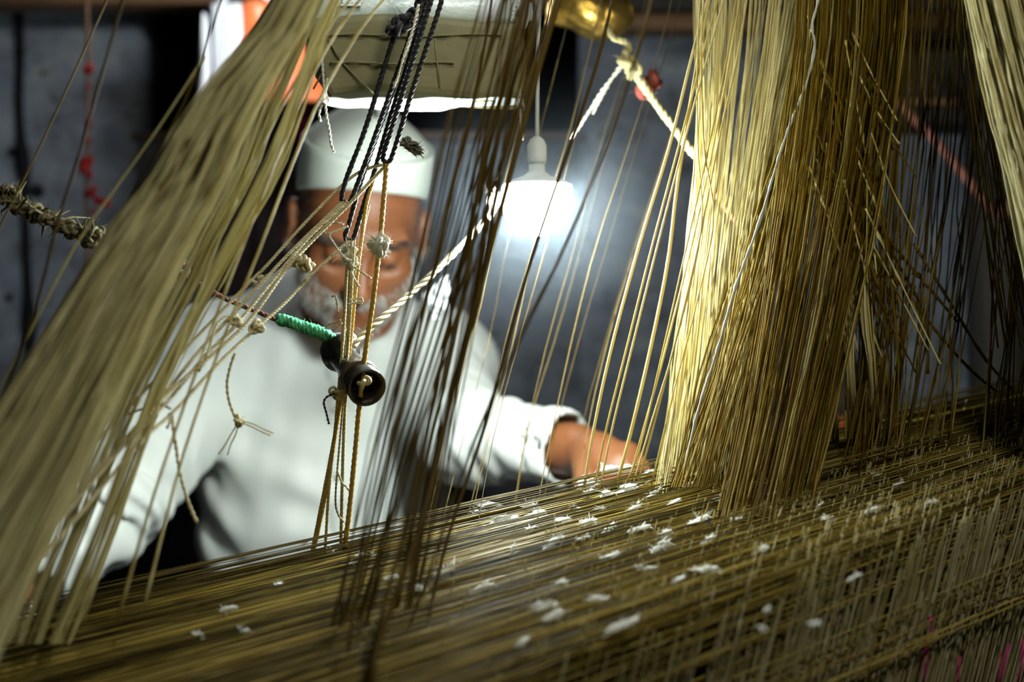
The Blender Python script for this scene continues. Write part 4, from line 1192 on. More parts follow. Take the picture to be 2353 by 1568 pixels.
def build_harness():
    pale = thread_mat('pale_harness_thread', [(0, (.46, .38, .13)), (.4, (.62, .54, .23)), (.75, (.74, .67, .36)), (1, (.50, .38, .10))], (.62, .50, .17), .38, .42)
    gold = thread_mat('golden_harness_thread', [(0, (.07, .042, .003)), (.35, (.12, .077, .006)), (.7, (.18, .122, .014)), (.94, (.34, .27, .08)), (1, (.11, .055, .003))], (.32, .19, .012), .40, .5, spec=.06)
    brown = thread_mat('brown_harness_thread', [(0, (.045, .028, .004)), (.5, (.085, .056, .011)), (1, (.15, .108, .03))], (.20, .125, .018), .28, .45, spec=.2)
    grey = thread_mat('grey_cotton_thread', [(0, (.46, .42, .20)), (.4, (.58, .54, .28)), (.75, (.70, .66, .38)), (.9, (.30, .23, .08)), (1, (.66, .62, .40))], (.54, .46, .18), .36, .55)

    # 1. big pale bundle in front, upper left to lower left
    r = thing('thread_bundle', 'broad pale bundle of threads sweeping from the top to the left edge', 'threads', tuple(P(330, 700, .84)))
    Pts = cluster([(700, 785, -140, .93), (625, 722, 20, .92), (440, 592, 240, .90), (345, 526, 400, .88), (275, 472, 500, .87), (165, 376, 667, .85), (60, 302, 833, .83), (-70, 215, 1033, .80), (-330, 40, 1400, .74), (-480, -60, 1640, .70)], 320, .02, 6, 16, 1.2)
    thread_parts(r, 'thread', Pts, rng.uniform(.0004, .0009, 320), grey, 290, 4, 'thread_mass')
    # looser strands right of it
    r = thing('thread_bundle', 'looser pale strands right of the broad bundle, crossing the left shoulder of the shirt', 'threads', tuple(P(430, 800, .95)))
    Pts = cluster([(740, 850, -120, .99), (690, 772, 20, .98), (570, 702, 240, .975), (510, 642, 400, .97), (460, 587, 500, .965), (380, 502, 667, .96), (300, 407, 833, .95), (200, 330, 1033, .93), (80, 235, 1300, .91), (10, 160, 1480, .90)], 56, .018, 4, 14)
    thread_parts(r, 'thread', Pts, rng.uniform(.0004, .0009, 56), grey, 56, 4)
    # three clear single strands over the parcel
    for rows, lab in (([(1010, -160, .98), (860, -40, .98), (740, 130, .97), (650, 330, .96), (560, 560, .95), (470, 800, .94), (350, 1150, .90), (270, 1430, .88)], 'first of three pale single strands crossing the brown parcel'),
                      ([(970, -160, .97), (820, -20, .97), (700, 150, .96), (590, 360, .95), (500, 560, .94), (390, 860, .92), (250, 1250, .88), (190, 1430, .86)], 'second of three pale single strands crossing the brown parcel'),
                      ([(1060, -160, .99), (880, 0, .99), (760, 180, .98), (690, 330, .97), (590, 590, .96), (520, 760, .95), (420, 1050, .93), (330, 1400, .90)], 'third of three pale single strands crossing the brown parcel')):
        A = Acc(); A.tube(resample(PP(rows), .02)[0], .0010, 6); tag(A.obj('single_strand', grey), lab, 'thread', 'single strands over the parcel')
    # thin single strands at far left
    for i, (rows, lab) in enumerate((([(330, -160, .9), (282, 0, .9), (195, 310, .9), (130, 520, .9), (95, 660, .9), (40, 830, .9), (-20, 960, .9)], 'thicker of the thin strands crossing the red garland'),
                 ([(290, -100, 1.0), (232, 30, 1.0), (160, 190, 1.0), (85, 350, 1.0), (10, 500, 1.0), (-60, 640, 1.0)], 'thin strand passing behind the ragged rope, left of the red garland'),
                 ([(470, 130, .92), (360, 300, .92), (260, 440, .92), (170, 570, .92), (60, 780, .92), (-40, 960, .92)], 'thin strand just left of the broad pale bundle'),
                 ([(520, -40, .92), (430, 220, .92), (330, 400, .92), (190, 640, .9), (110, 760, .9), (-40, 1000, .9)], 'lowest thin strand along the left edge of the broad pale bundle'))):
        A = Acc(); A.tube(resample(PP(rows), .02)[0], .0008 if i else .0011, 6); tag(A.obj('single_strand', brown if i != 2 else grey), lab, 'thread')
    # 2. pale bundle in the upper right corner
    r = thing('thread_bundle', 'pale grey bundle of threads in the upper right corner', 'threads', tuple(P(2330, 250, 1.2)))
    Pts = cluster([(2190, 2400, -140, 1.06), (2232, 2460, 60, 1.05), (2275, 2520, 250, 1.04), (2328, 2600, 470, 1.03), (2385, 2700, 760, 1.02), (2450, 2790, 1000, 1.03), (2510, 2860, 1330, 1.04)], 260, .012, 5, 12, 1.0)
    thread_parts(r, 'thread', Pts, rng.uniform(.0005, .0011, 260), grey, 260, 4)
    # 3. bright focused bundle
    r = thing('harness_bundle', 'brightly lit pale golden bundle of harness threads right of the bulb', 'threads', tuple(P(1640, 700, 1.16)))
    Pts = cluster([(1590, 1900, -140, 1.27), (1600, 1860, 60, 1.265), (1600, 1800, 330, 1.26), (1580, 1762, 560, 1.25), (1556, 1740, 800, 1.235), (1522, 1712, 1040, 1.21), (1495, 1700, 1190, 1.17)], 165, .02, 4.5, 14, 1.35)
    thread_parts(r, 'harness_thread', Pts, rng.uniform(.0003, .0007, 165), pale, 165, 4)
    # single harness threads left of it
    SLOT = [0, 1, 2, 3, 6, 8, 5, 7, 4]
    for i, (rows, w) in enumerate([([(1668, -140), (1600, 90), (1540, 330), (1470, 560), (1405, 800), (1362, 1000), (1338, 1150)], 7), ([(1690, -140), (1632, 60), (1580, 260), (1500, 560), (1440, 800), (1390, 1000), (1362, 1150)], 5),
                      ([(1700, -140), (1640, 80), (1590, 260), (1512, 560), (1452, 800), (1408, 980), (1375, 1140)], 5), ([(1660, -140), (1612, 90), (1560, 400), (1535, 600), (1495, 800), (1448, 1000), (1412, 1130)], 8),
                      ([(1625, -140), (1605, 60), (1603, 330), (1612, 520), (1560, 760), (1500, 960), (1450, 1130)], 4), ([(1630, -140), (1612, 100), (1618, 340), (1640, 500), (1600, 700), (1548, 900), (1496, 1120)], 4),
                      ([(1720, -140), (1690, 60), (1640, 330), (1590, 560), (1530, 800), (1475, 1000), (1438, 1130)], 5), ([(1735, -140), (1700, 100), (1650, 330), (1605, 560), (1548, 800), (1496, 1000), (1462, 1125)], 5),
                      ([(1710, -140), (1676, 100), (1630, 330), (1570, 600), (1520, 820), (1468, 1040), (1425, 1135)], 4)]):
        A = Acc(); A.tube(resample(PP([(x, y, 1.20 - .01 * (i % 3)) for x, y in rows]), .02)[0], px_r(w, 1.17), 6)
        tag(A.obj('single_harness_thread', pale), ('first second third fourth fifth sixth seventh eighth ninth'.split()[SLOT[i]]) + ' from the bulb, at the warp, of nine pale single harness threads', 'thread', 'single harness threads beside the bright bundle')
    # 4. golden brown dense bundle
    r = thing('harness_bundle', 'dense dark golden bundle of harness threads right of the bright bundle', 'threads', tuple(P(1880, 600, 1.22)))
    a = cluster([(1830, 2090, -140, 1.22), (1828, 2080, 60, 1.21), (1800, 2050, 300, 1.20), (1772, 2010, 520, 1.19), (1735, 1955, 760, 1.18), (1690, 1900, 1000, 1.14), (1650, 1860, 1180, 1.09), (1620, 1840, 1330, 1.05)], 225, .03, 4, 14, 1.2)
    b = cluster([(1960, 1830, -140, 1.30), (1930, 1800, 100, 1.30), (1820, 1700, 520, 1.26), (1720, 1610, 850, 1.20), (1640, 1540, 1120, 1.14)], 60, .03, 10, 14)
    c = cluster([(1860, 1980, -140, 1.33), (1880, 2000, 200, 1.30), (1905, 2030, 500, 1.27), (1900, 2080, 800, 1.24), (1900, 2060, 1010, 1.22)], 60, .03, 12, 14)
    Pts = np.concatenate([a, b, c])
    thread_parts(r, 'harness_thread', Pts, rng.uniform(.0003, .0009, len(Pts)), gold, 300, 4, 'harness_mass')
    # strands that cross the other way: bobbly, catch the light
    r = thing('strand_net', 'bobbly strands slanting down to the right across the dark golden bundle', 'threads', tuple(P(2000, 500, 1.2)))
    g = np.random.default_rng(21)
    for i in range(46):
        x0 = g.uniform(1850, 2010); y0 = g.uniform(20, 520); L = g.uniform(150, 420); sl = g.uniform(.12, .62) if i % 3 else g.uniform(-.25, .05)
        d = g.uniform(1.15, 1.22)
        q, s_ = resample(PP([(x0, y0, d), (x0 + sl * L * .5 + g.normal(0, 4), y0 + L * .5, d), (x0 + sl * L, y0 + L, d - .01)]), .006)
        A = Acc(); A.tube(q, .0007 + .0009 * np.maximum(0, np.sin(s_ * 160 + i)) ** 2 * (g.random(len(q)) < .5), 6); A.obj('strand', gold if i % 2 else pale, r)
    # thicker pale hanks at the low end
    for x0, x1, x2, w in ((1990, 2006, 2010, 13), (1948, 1955, 1962, 15), (1905, 1912, 1918, 8)):
        rr = thing('thread_hank', {1990: 'pale flat hank of threads, rightmost of three hanging to the warp', 1948: 'widest pale flat hank of threads, middle one of three hanging to the warp',
                                   1905: 'thin pale hank of threads, leftmost of three hanging to the warp'}[x0], 'hank', tuple(P(x1, 900, 1.16)), 'pale hanks over the warp')
        Pts = cluster([(x0 - w * .4, x0 + w * .4, 560, 1.19), (x0 - w, x0 + w, 720, 1.18), (x1 - w * .5, x1 + w * .5, 860, 1.17), (x2 - w, x2 + w, 1000, 1.22), (x2 - w, x2 + w, 1090, 1.36)], 22, .002, 1.5, 10)
        thread_parts(rr, 'thread', Pts, rng.uniform(.0005, .0008, 22), pale, 22, 4)
    # white bobbly yarn
    wy = surf_mat('white_bobbly_yarn', [(.3, (.32, .33, .27)), (.7, (.48, .49, .42))], 80, .85, spec=.1)
    q, s_ = resample(PP([(1905, -140, 1.16), (1880, 0, 1.16), (1866, 60, 1.16), (1872, 110, 1.16), (1850, 200, 1.16), (1800, 330, 1.15), (1745, 510, 1.15), (1690, 660, 1.14), (1650, 800, 1.13), (1605, 940, 1.12), (1570, 1090, 1.11)]), .003)
    A = Acc(); A.tube(q, .0008 + .0011 * np.abs(np.sin(s_ * 110)) * rng.random(len(q)), 6)
    tag(A.obj('bobbly_yarn', wy), 'white bobbly yarn running slanting down through the golden harness', 'yarn')
    # 5. brown blurred threads before the man's chest and the bulb
    r = thing('harness_curtain', 'dark brown curtain of threads hanging before the right half of the shirt', 'threads', tuple(P(1050, 900, 1.3)))
    a = cluster([(1130, 1560, -150, .96), (1090, 1520, 40, .96), (1010, 1440, 300, .95), (960, 1330, 560, .94), (900, 1210, 800, .93), (840, 1100, 1050, .92), (790, 1010, 1300, .91), (760, 960, 1440, .90)], 62, .03, 5, 14)
    b = cluster([(1180, 1330, -150, .94), (1150, 1290, 60, .94), (1090, 1220, 350, .94), (1060, 1160, 620, .94), (1010, 1110, 860, .93), (960, 1060, 1080, .92), (900, 1000, 1400, .91)], 34, .03, 4, 14)
    c = cluster([(1240, 1420, -150, 1.0), (1205, 1380, 80, 1.0), (1150, 1270, 400, 1.0), (1115, 1190, 640, 1.0), (1065, 1120, 860, .99), (1040, 1075, 1050, .98), (1000, 1040, 1300, .96)], 26, .02, 4, 14)
    Pts = np.concatenate([a, b, c])
    xs = np.array([np.interp(470, 784 - (p[:, 2] - CAM_Z) / p[:, 1] * FP, p[:, 0] / p[:, 1] * FP + 1176.5) for p in Pts])
    Pts = Pts[(xs < 1140) | (xs > 1335)]          # the bulb itself hangs in a gap of the curtain
    thread_parts(r, 'harness_thread', Pts, rng.uniform(.0003, .0009, len(Pts)), brown, 225, 4)
    # four thick dark strands that cross onto the warp
    for i, (rows, w, lab) in enumerate((([(1330, -150, .98), (1240, 150, .97), (1130, 560, .95), (1045, 880, .92), (985, 1140, .88), (935, 1300, .85), (870, 1480, .80), (850, 1600, .78)], 13, 'thickest dark strand running down onto the warp below the bulb'),
                       ([(1240, -150, .99), (1170, 150, .98), (1080, 520, .96), (1000, 900, .93), (935, 1200, .88), (880, 1400, .84), (840, 1580, .8)], 9, 'dark strand left of the thickest one, running down onto the warp'),
                       ([(1440, -150, 1.02), (1370, 150, 1.01), (1220, 600, 1.0), (1120, 960, .98), (1040, 1200, .95), (1000, 1350, .93), (975, 1480, .9)], 8, 'dark strand right of the thickest one, running down onto the warp'),
                       ([(1150, -150, 1.0), (1105, 150, .99), (1010, 560, .97), (940, 860, .94), (880, 1100, .9), (830, 1300, .86), (800, 1500, .82)], 7, 'leftmost dark strand running down onto the warp'))):
        A = Acc(); A.tube(resample(PP(rows), .02)[0], px_r(w, 1.0), 6); tag(A.obj('dark_strand', brown), lab, 'thread', 'dark strands crossing onto the warp')
    # pale glinting threads around the bulb
    Pts_ = None
    r = thing('harness_curtain', 'sparse silvery threads hanging around the glowing bulb', 'threads', tuple(P(1300, 500, 1.3)))
    Pts = cluster([(1290, 1690, -150, 1.40), (1250, 1640, 60, 1.40), (1180, 1560, 330, 1.39), (1120, 1480, 560, 1.38), (1080, 1420, 760, 1.36), (1010, 1360, 1000, 1.30), (960, 1330, 1230, 1.18)], 12, .03, 5, 14)
    thread_parts(r, 'harness_thread', Pts, rng.uniform(.0003, .0005, 12), brown, 12, 4)
    # 6. thin golden threads to the right
    r = thing('harness_curtain', 'sparse thin golden threads hanging before the blue wall at the right', 'threads', tuple(P(2180, 700, 1.2)))
    a = cluster([(2040, 2330, -150, 1.26), (2035, 2310, 60, 1.26), (2010, 2270, 400, 1.24), (1980, 2230, 700, 1.22), (1945, 2190, 980, 1.19), (1900, 2140, 1200, 1.14)], 55, .02, 12, 12)
    b = cluster([(2330, 2480, -150, 1.2), (2320, 2460, 300, 1.2), (2290, 2430, 700, 1.2), (2265, 2400, 960, 1.2), (2240, 2380, 1150, 1.17)], 24, .02, 10, 12)
    c = cluster([(2180, 2240, -150, 1.15), (2200, 2270, 60, 1.15), (2240, 2340, 420, 1.15), (2290, 2420, 800, 1.15)], 16, .01, 8, 12)
    Pts = np.concatenate([a, b, c])
    thread_parts(r, 'harness_thread', Pts, rng.uniform(.0004, .00095, len(Pts)), gold, 95, 4)
    # crossing knotty threads at right
    for i, rows in enumerate(([(1990, 480), (2060, 600), (2110, 690), (2130, 740), (2132, 860)], [(2020, 520), (2090, 610), (2150, 680), (2200, 740)], [(2060, 640), (2150, 760), (2230, 850), (2290, 900)],
                 [(1960, 430), (2020, 540), (2080, 660), (2120, 750)], [(2100, 560), (2180, 690), (2260, 820), (2330, 900)])):
        A = Acc(); q, s_ = resample(PP([(x, y, 1.24) for x, y in rows]), .004)
        A.tube(q, .0012 + .0006 * np.abs(np.sin(s_ * 90 + i)) * rng.random(len(q)), 6)
        if i in (0, 1): A.knot(q[len(q) // 2], .004, .0012, i)
        tag(A.obj('knotty_thread', gold), ['knotty golden thread with a knot midway and a straight hanging end, before the blue wall', 'shorter golden thread with a knot midway, before the blue wall', 'golden thread without knots ending lowest, just left of the dark post', 'golden thread starting furthest up and left of the slanting five', 'golden thread furthest right of the slanting five, crossing the dark post'][i], 'thread', 'knotty threads at the right')

def build_cords():
    black = thread_mat('black_cord', [(0, (.010, .010, .012)), (1, (.028, .026, .028))], (.03, .03, .03), .1, .55, spec=.45)
    tan = thread_mat('tan_cord', [(0, (.44, .38, .21)), (.5, (.54, .48, .29)), (1, (.64, .58, .38))], (.55, .45, .22), .25, .6)
    goldc = thread_mat('golden_cord', [(0, (.46, .29, .06)), (1, (.58, .39, .10))], (.6, .38, .06), .25, .5)
    cot = thread_mat('white_cotton', [(0, (.60, .58, .48)), (1, (.74, .72, .62))], (.6, .55, .4), .3, .8)
    def cord(pts, R, mat, name, label, cat='cord', group=None, d=1.12, parent=None, plies=3, hairs=0, lump=0, knots=()):
        A = Acc()
        pts = PP([(p[0], p[1], p[2] if len(p) > 2 else d) for p in pts])
        A.rope(pts, R, plies, hairs=hairs, lump=lump)
        if parent is None and knots:
            root = thing(name, label, cat, tuple(pts[len(pts) // 2]), group)
            A.obj('cord', mat, root)
            for (x, y, dd, s, r, hr, km, nm) in knots:
                B = Acc(); B.knot(P(x, y, dd), s, r, int(x), hr); B.knot(P(x + 2, y + 4, dd), s * .7, r, int(x) + 3, hr // 2); B.obj(nm, km, root)
            return root
        o = A.obj(name, mat, parent)
        if parent is None: tag(o, label, cat, group)
        return o
    G1 = 'black looped cords'
    A = thing('black_cord_loop', 'left black cord loop, its lower end before the cap brim', 'cord', tuple(P(790, 455, 1.12)), G1)
    cord([(905, 84), (880, 165), (838, 300), (800, 400), (786, 448), (789, 464), (805, 462), (830, 400), (870, 290), (915, 160), (962, 30), (985, -60), (1030, -200)], .0021, black, 'cord', None, d=1.12, parent=A, hairs=140)
    B = Acc(); B.knot(P(921, 64, 1.118), .009, .0026, 4, 30); B.knot(P(902, 72, 1.118), .0055, .0022, 9, 20); B.knot(P(938, 40, 1.118), .0075, .0026, 5, 16); B.knot(P(912, 58, 1.118), .006, .0024, 15, 26); B.obj('knot', black, A)
    A = thing('black_cord_loop', 'right black cord loop, shortest one, ending beside a frayed knot', 'cord', tuple(P(888, 373, 1.105)), G1)
    cord([(1045, -200), (1003, -40), (985, 20), (945, 150), (905, 280), (882, 355), (884, 372), (895, 371), (907, 342), (950, 200), (1003, 40), (1026, -40), (1075, -200)], .0021, black, 'cord', None, d=1.105, parent=A, hairs=140)
    frayed = thread_mat('frayed_grey_cord', [(0, (.10, .095, .07)), (1, (.22, .21, .17))], (.2, .2, .16), .2, .8)
    B = Acc(); B.knot(P(934, 328, 1.1), .0042, .0013, 7, 20); B.knot(P(941, 334, 1.1), .0040, .0012, 17, 20); B.knot(P(948, 340, 1.1), .0036, .0012, 27, 20)
    g = np.random.default_rng(6)
    for i in range(60):
        e = P(955 + g.normal(10, 8), 345 + g.normal(4, 9), 1.1 + g.normal(0, .004)); B.tube(np.array([P(932 + g.normal(0, 5), 328 + g.normal(0, 6), 1.1 + g.normal(0, .002)), (P(946, 338, 1.1) + e) / 2 + g.normal(0, .0016, 3), e]), [.0009, .0007, .0002], 6)
    B.obj('frayed_knot', frayed, A)
    A = thing('black_cord_loop', 'longest black cord loop, ending before the forehead', 'cord', tuple(P(800, 548, 1.13)), G1)
    cord([(1020, -200), (968, -40), (948, 60), (905, 200), (860, 330), (826, 430), (802, 515), (793, 543), (802, 553), (814, 543), (836, 470), (862, 390), (897, 270), (942, 130), (992, -40), (1040, -200)], .0021, black, 'cord', None, d=1.13, parent=A, hairs=160)
    # blue white frayed yarn tied along the black cords
    cord([(962, 10, 1.112), (955, 45, 1.11), (948, 70, 1.108), (935, 110, 1.11), (925, 140, 1.11), (915, 175, 1.112), (905, 200, 1.114)], .0012, cot, 'frayed_yarn', 'short white frayed yarn wound along the black cords near the top', 'yarn', plies=2, hairs=50, lump=.4)
    # diagonal tan cords to the lower left
    G2 = 'tan cords running to the lower left'
    e = lambda x, y, d: (x, y, d)
    cord([e(893, 376, 1.12), e(814, 403, 1.125), e(707, 506, 1.10), e(607, 617, 1.07), e(575, 648, 1.06), e(340, 891, .98), e(204, 1033, .93), e(0, 1225, .86), e(-160, 1370, .8)], .0013, tan, 'tan_cord',
         'uppermost tan cord running to the lower left, with a small knot', 'cord', G2, hairs=60, knots=[(598, 640, 1.067, .0035, .0012, 4, tan, 'knot'), (582, 650, 1.062, .003, .001, 4, cot, 'knot')])
    cord([e(790, 462, 1.12), e(676, 571, 1.09), e(573, 682, 1.05), e(459, 806, 1.0), e(357, 932, .96), e(265, 1033, .92), e(0, 1325, .84), e(-160, 1490, .8)], .0014, tan, 'tan_cord',
         'second tan cord from above, running from the left black loop to the lower left', 'cord', G2, hairs=60)
    cord([e(800, 462, 1.12), e(711, 545, 1.095), e(627, 644, 1.065), e(544, 745, 1.03), e(470, 820, 1.0), e(384, 925, .96), e(280, 1030, .92), e(0, 1340, .835), e(-160, 1510, .795)], .0014, tan, 'tan_cord',
         'third tan cord from above, with a curled knot near the cheek', 'cord', G2, hairs=60, knots=[(690, 600, 1.078, .0062, .0016, 6, tan, 'coiled_knot'), (708, 610, 1.078, .0045, .0018, 3, tan, 'coiled_knot'), (542, 738, 1.03, .0042, .0014, 4, tan, 'knot')])
    cord([e(888, 380, 1.108), e(860, 408, 1.108), e(814, 457, 1.10), e(711, 560, 1.085), e(653, 625, 1.06), e(560, 750, 1.02), e(400, 892, .96), e(300, 1003, .915), e(0, 1362, .82), e(-160, 1540, .78)], .0015, tan, 'tan_cord',
         'fourth tan cord from above, starting at the right black loop', 'cord', G2, hairs=60)
    cord([e(803, 552, 1.13), e(715, 633, 1.10), e(653, 698, 1.07), e(588, 755, 1.04), e(500, 838, 1.0), e(401, 945, .96), e(306, 1036, .92), e(0, 1398, .82), e(-160, 1580, .78)], .0014, tan, 'tan_cord',
         'lowest tan cord of the slanting group, with a round knot before the shirt', 'cord', G2, hairs=60, knots=[(590, 752, 1.04, .0052, .0016, 6, tan, 'knot')])
    # loops and loose ends
    cord([(552, 732, 1.03), (520, 728, 1.02), (497, 748, 1.01), (484, 790, 1.0), (470, 830, .995), (457, 852, .99), (462, 835, .985)], .0011, tan, 'loose_string', 'bowed loose string curving beside the knots on the slanting cords', 'string', plies=2)
    cord([(540, 812, 1.02), (530, 840, 1.02), (522, 880, 1.02), (526, 920, 1.02), (540, 958, 1.02), (549, 968, 1.02)], .0012, tan, 'hanging_string', 'hanging string with a four ended knot before the shirt', 'string', plies=2, hairs=20,
         knots=[(548, 967, 1.02, .0042, .0013, 4, tan, 'knot')])
    root = [o for o in COL.objects if o.name.startswith('hanging_string')][-1]
    for pts in ([(550, 968), (580, 974), (605, 986), (628, 996)], [(550, 970), (578, 981), (600, 992), (622, 1001)], [(547, 972), (530, 1000), (516, 1025), (502, 1045)], [(549, 972), (541, 1000), (530, 1022), (523, 1047)]):
        A = Acc(); A.rope(PP([(x, y, 1.02) for x, y in pts]), .0006, 2); A.obj('string_end', tan, root)
    cord([(396, 955, .96), (398, 985, .96), (405, 1030, .96), (412, 1080, .96), (428, 1140, .96), (442, 1178, .96), (453, 1202, .96)], .0013, tan, 'hanging_string', 'long hanging string ending in the dark gap under the arm', 'string', plies=2, hairs=16)
    cord([(392, 940, .96), (370, 930, .965), (340, 935, .97), (305, 948, .97), (285, 955, .97)], .001, tan, 'loose_string', 'short loose string end poking left from the slanting cords', 'string', plies=2)
    cord([(388, 950, .958), (390, 970, .956), (383, 985, .955)], .001, tan, 'loose_string', 'very short string stub below the slanting cords', 'string', plies=2)
    # vertical cords to the warp
    G3 = 'upright cords running down to the warp'
    cord([(889, 376), (884, 430), (874, 545), (868, 600), (856, 700), (841, 800), (829, 900), (815, 1050), (802, 1180), (788, 1290)], .0021, goldc, 'upright_cord', 'thick golden cord with a white fuzzy knot, before the face', 'cord', G3, d=1.105, hairs=130,
         knots=[(869, 560, 1.10, .0075, .0026, 60, cot, 'fuzzy_knot'), (873, 572, 1.098, .006, .0024, 60, cot, 'fuzzy_knot')])
    cord([(858, 415), (843, 465), (832, 540), (820, 640), (808, 760), (797, 860), (777, 960), (755, 1100), (720, 1275)], .0016, goldc, 'upright_cord', 'thin golden cord just left of the thick one', 'cord', G3, d=1.125, hairs=60)
    cord([(848, 470), (833, 540), (812, 660), (798, 780), (787, 880), (772, 980), (748, 1110), (714, 1280)], .0013, tan, 'upright_cord', 'leftmost tan upright cord, reaching the warp first', 'cord', G3, d=1.13, hairs=60)
    cord([(801, 554), (796, 640), (792, 720), (785, 820), (778, 900), (768, 1010), (756, 1130), (747, 1275)], .0014, tan, 'upright_cord', 'tan upright cord from the longest black loop, with messy string ends', 'cord', G3, d=1.125, hairs=60,
         knots=[(800, 590, 1.12, .007, .0014, 16, cot, 'messy_knot'), (808, 606, 1.12, .006, .0013, 16, cot, 'messy_knot'), (803, 572, 1.12, .006, .0012, 10, cot, 'messy_knot'), (770, 903, 1.115, .005, .0012, 4, tan, 'knot')])
    cord([(808, 554), (806, 640), (802, 740), (797, 850), (792, 950), (787, 1100), (783, 1280)], .0015, tan, 'upright_cord', 'straight tan upright cord before the dark spool', 'cord', G3, d=1.118, hairs=60)
    cord([(815, 552), (811, 620), (806, 720), (800, 800), (791, 900), (781, 1010), (771, 1140), (776, 1180), (790, 1200)], .0009, tan, 'upright_cord', 'thinnest upright string, ending in a small bow', 'cord', G3, d=1.115, plies=2)
    # loose ends round the messy knot
    for pts, lab, c in (([(800, 520), (775, 530), (757, 540), (768, 560), (785, 585), (798, 596)], 'curled white string end beside the lower end of the longest black loop', cot),
                        ([(790, 516), (770, 512), (752, 522), (746, 538), (758, 536)], 'second curled string end, above the curled white one', cot),
                        ([(808, 610), (825, 622), (840, 632), (853, 640)], 'thin dark string end pointing right over the nose', tan),
                        ([(808, 625), (814, 640), (822, 652), (826, 660), (820, 656)], 'short white string loop over the nose', cot),
                        ([(762, 682), (770, 680), (774, 695), (777, 718)], 'short hooked string end left of the mouth', tan),
                        ([(804, 690), (818, 688), (828, 684), (834, 692), (822, 694)], 'white bow of string over the moustache', cot),
                        ([(800, 700), (815, 697), (833, 697)], 'white string stub under the bow over the moustache', cot),
                        ([(783, 735), (772, 742), (758, 745), (746, 756)], 'splayed string ends just above the green cord', tan),
                        ([(786, 742), (775, 752), (762, 760)], 'lower splayed string end touching the green cord', tan),
                        ([(768, 905), (752, 912), (744, 925), (750, 950), (756, 975)], 'dark hooked string beside the spool', black),
                        ([(770, 900), (800, 897), (820, 893), (832, 885)], 'string tied around the spool end', tan),
                        ([(776, 1085), (786, 1110), (795, 1118), (802, 1128)], 'small string end low on the upright cords', tan)):
        A = Acc(); A.rope(PP([(x, y, 1.108) for x, y in pts]), .0009, 2, hairs=10)
        tag(A.obj('string_end', c), lab, 'string')
    B = Acc(); B.knot(P(836, 880, 1.085), .005, .0018, 4, 6); tag(B.obj('string_knot', tan), 'small tan string knot sitting on the open end of the spool', 'knot')
    # green wrapped cord with its plain tail
    root = thing('wrapped_rope', 'dark cord with a bright green wrapping, before the shirt collar', 'cord', tuple(P(640, 735, 1.17)))
    dk = thread_mat('pink_flecked_cord', [(0, (.10, .08, .05)), (.6, (.16, .12, .07)), (.8, (.40, .12, .13)), (1, (.14, .10, .06))], (.2, .12, .08), .2, .7)
    A = Acc(); A.rope(PP([(402, 634, 1.19), (440, 643, 1.185), (520, 688, 1.18), (580, 712, 1.175), (640, 737, 1.17), (700, 756, 1.165), (800, 790, 1.16)]), .0021, 3, hairs=30); A.obj('cord', dk, root)
    gr = surf_mat('green_wrapping', [(.3, (.05, .36, .16)), (.6, (.10, .50, .25)), (.85, (.30, .66, .42))], 120, .75, bump_s=.6, bump_d=.002, bscale=300)
    A = Acc(); A.rope(PP([(640, 735, 1.165), (665, 740, 1.163), (700, 753, 1.16), (740, 766, 1.157), (778, 784, 1.155)]), .0048, 4, pitch=.014, lump=.22, hairs=20); A.obj('green_wrap', gr, root)
    A = Acc(); A.knot(P(800, 778, 1.152), .005, .0034, 3, 0); A.obj('white_tip', cot, root)
    A = Acc()
    for i, (x, y, s) in enumerate(((404, 640, .008), (414, 620, .007), (422, 608, .005), (396, 632, .005))):
        A.knot(P(x, y, 1.19), s, .0017, 20 + i, 26)
    A.obj('frayed_end', dk, root)
    # pinkish white cord up to the lamp
    pw = thread_mat('pinkish_white_cord', [(0, (.60, .55, .38)), (.6, (.68, .63, .46)), (.85, (.62, .48, .38)), (1, (.64, .60, .44))], (.6, .5, .36), .3, .7)
    root = thing('twisted_cord', 'cream and pink twisted cord rising from the spool to beside the bulb', 'cord', tuple(P(960, 660, 1.2)))
    A = Acc(); A.rope(PP([(806, 800, 1.15), (838, 764, 1.16), (875, 733, 1.17), (960, 660, 1.2), (1050, 575, 1.23), (1125, 495, 1.26), (1138, 460, 1.27)]), .0031, 3, pitch=.03, hairs=40, lump=.08); A.obj('cord', pw, root)
    A = Acc()
    g = np.random.default_rng(9)
    for i in range(28):
        en = P(1132 + g.normal(0, 12), 435 + g.normal(0, 16), 1.27 + g.normal(0, .006)); A.tube(np.array([P(1138, 465, 1.27), (P(1137, 455, 1.27) + en) / 2 + g.normal(0, .002, 3), en]), [.0014, .0011, .0004], 6)
    A.knot(P(1136, 462, 1.27), .006, .003, 8, 10); A.obj('frayed_tuft', pw, root)
    # dark spool, open end toward the viewer
    rust = surf_mat('dark_lacquered_wood', [(.3, (.010, .008, .006)), (.6, (.026, .019, .013)), (.85, (.11, .10, .09))], 60, .32, bump_s=.4, bump_d=.002, spec=.6)
    ringm = surf_mat('worn_brown_rim', [(.3, (.05, .03, .014)), (.7, (.10, .06, .028))], 60, .6)
    a, b = P(778, 806, 1.165), P(843, 892, 1.095)
    ax = b - a; L = np.linalg.norm(ax)
    root = thing('wooden_spool', 'dark lacquered spool hanging on cords before the chest, open end toward the viewer', 'spool', tuple(a))
    R = .0148
    Acc().lathe(a, ax, [(.0005, -.004), (R * .95, -.004), (R * 1.08, 0), (R * 1.08, .008), (R * .80, .013), (R * .72, .022), (R * .78, .030), (R * .74, .038), (R * .86, .048), (R * .98, L * .8), (R * 1.04, L), (R * .93, L + .0005), (R * .72, L - .006), (R * .6, L - .025), (.0005, L - .026)], 28).obj('body', rust, root)
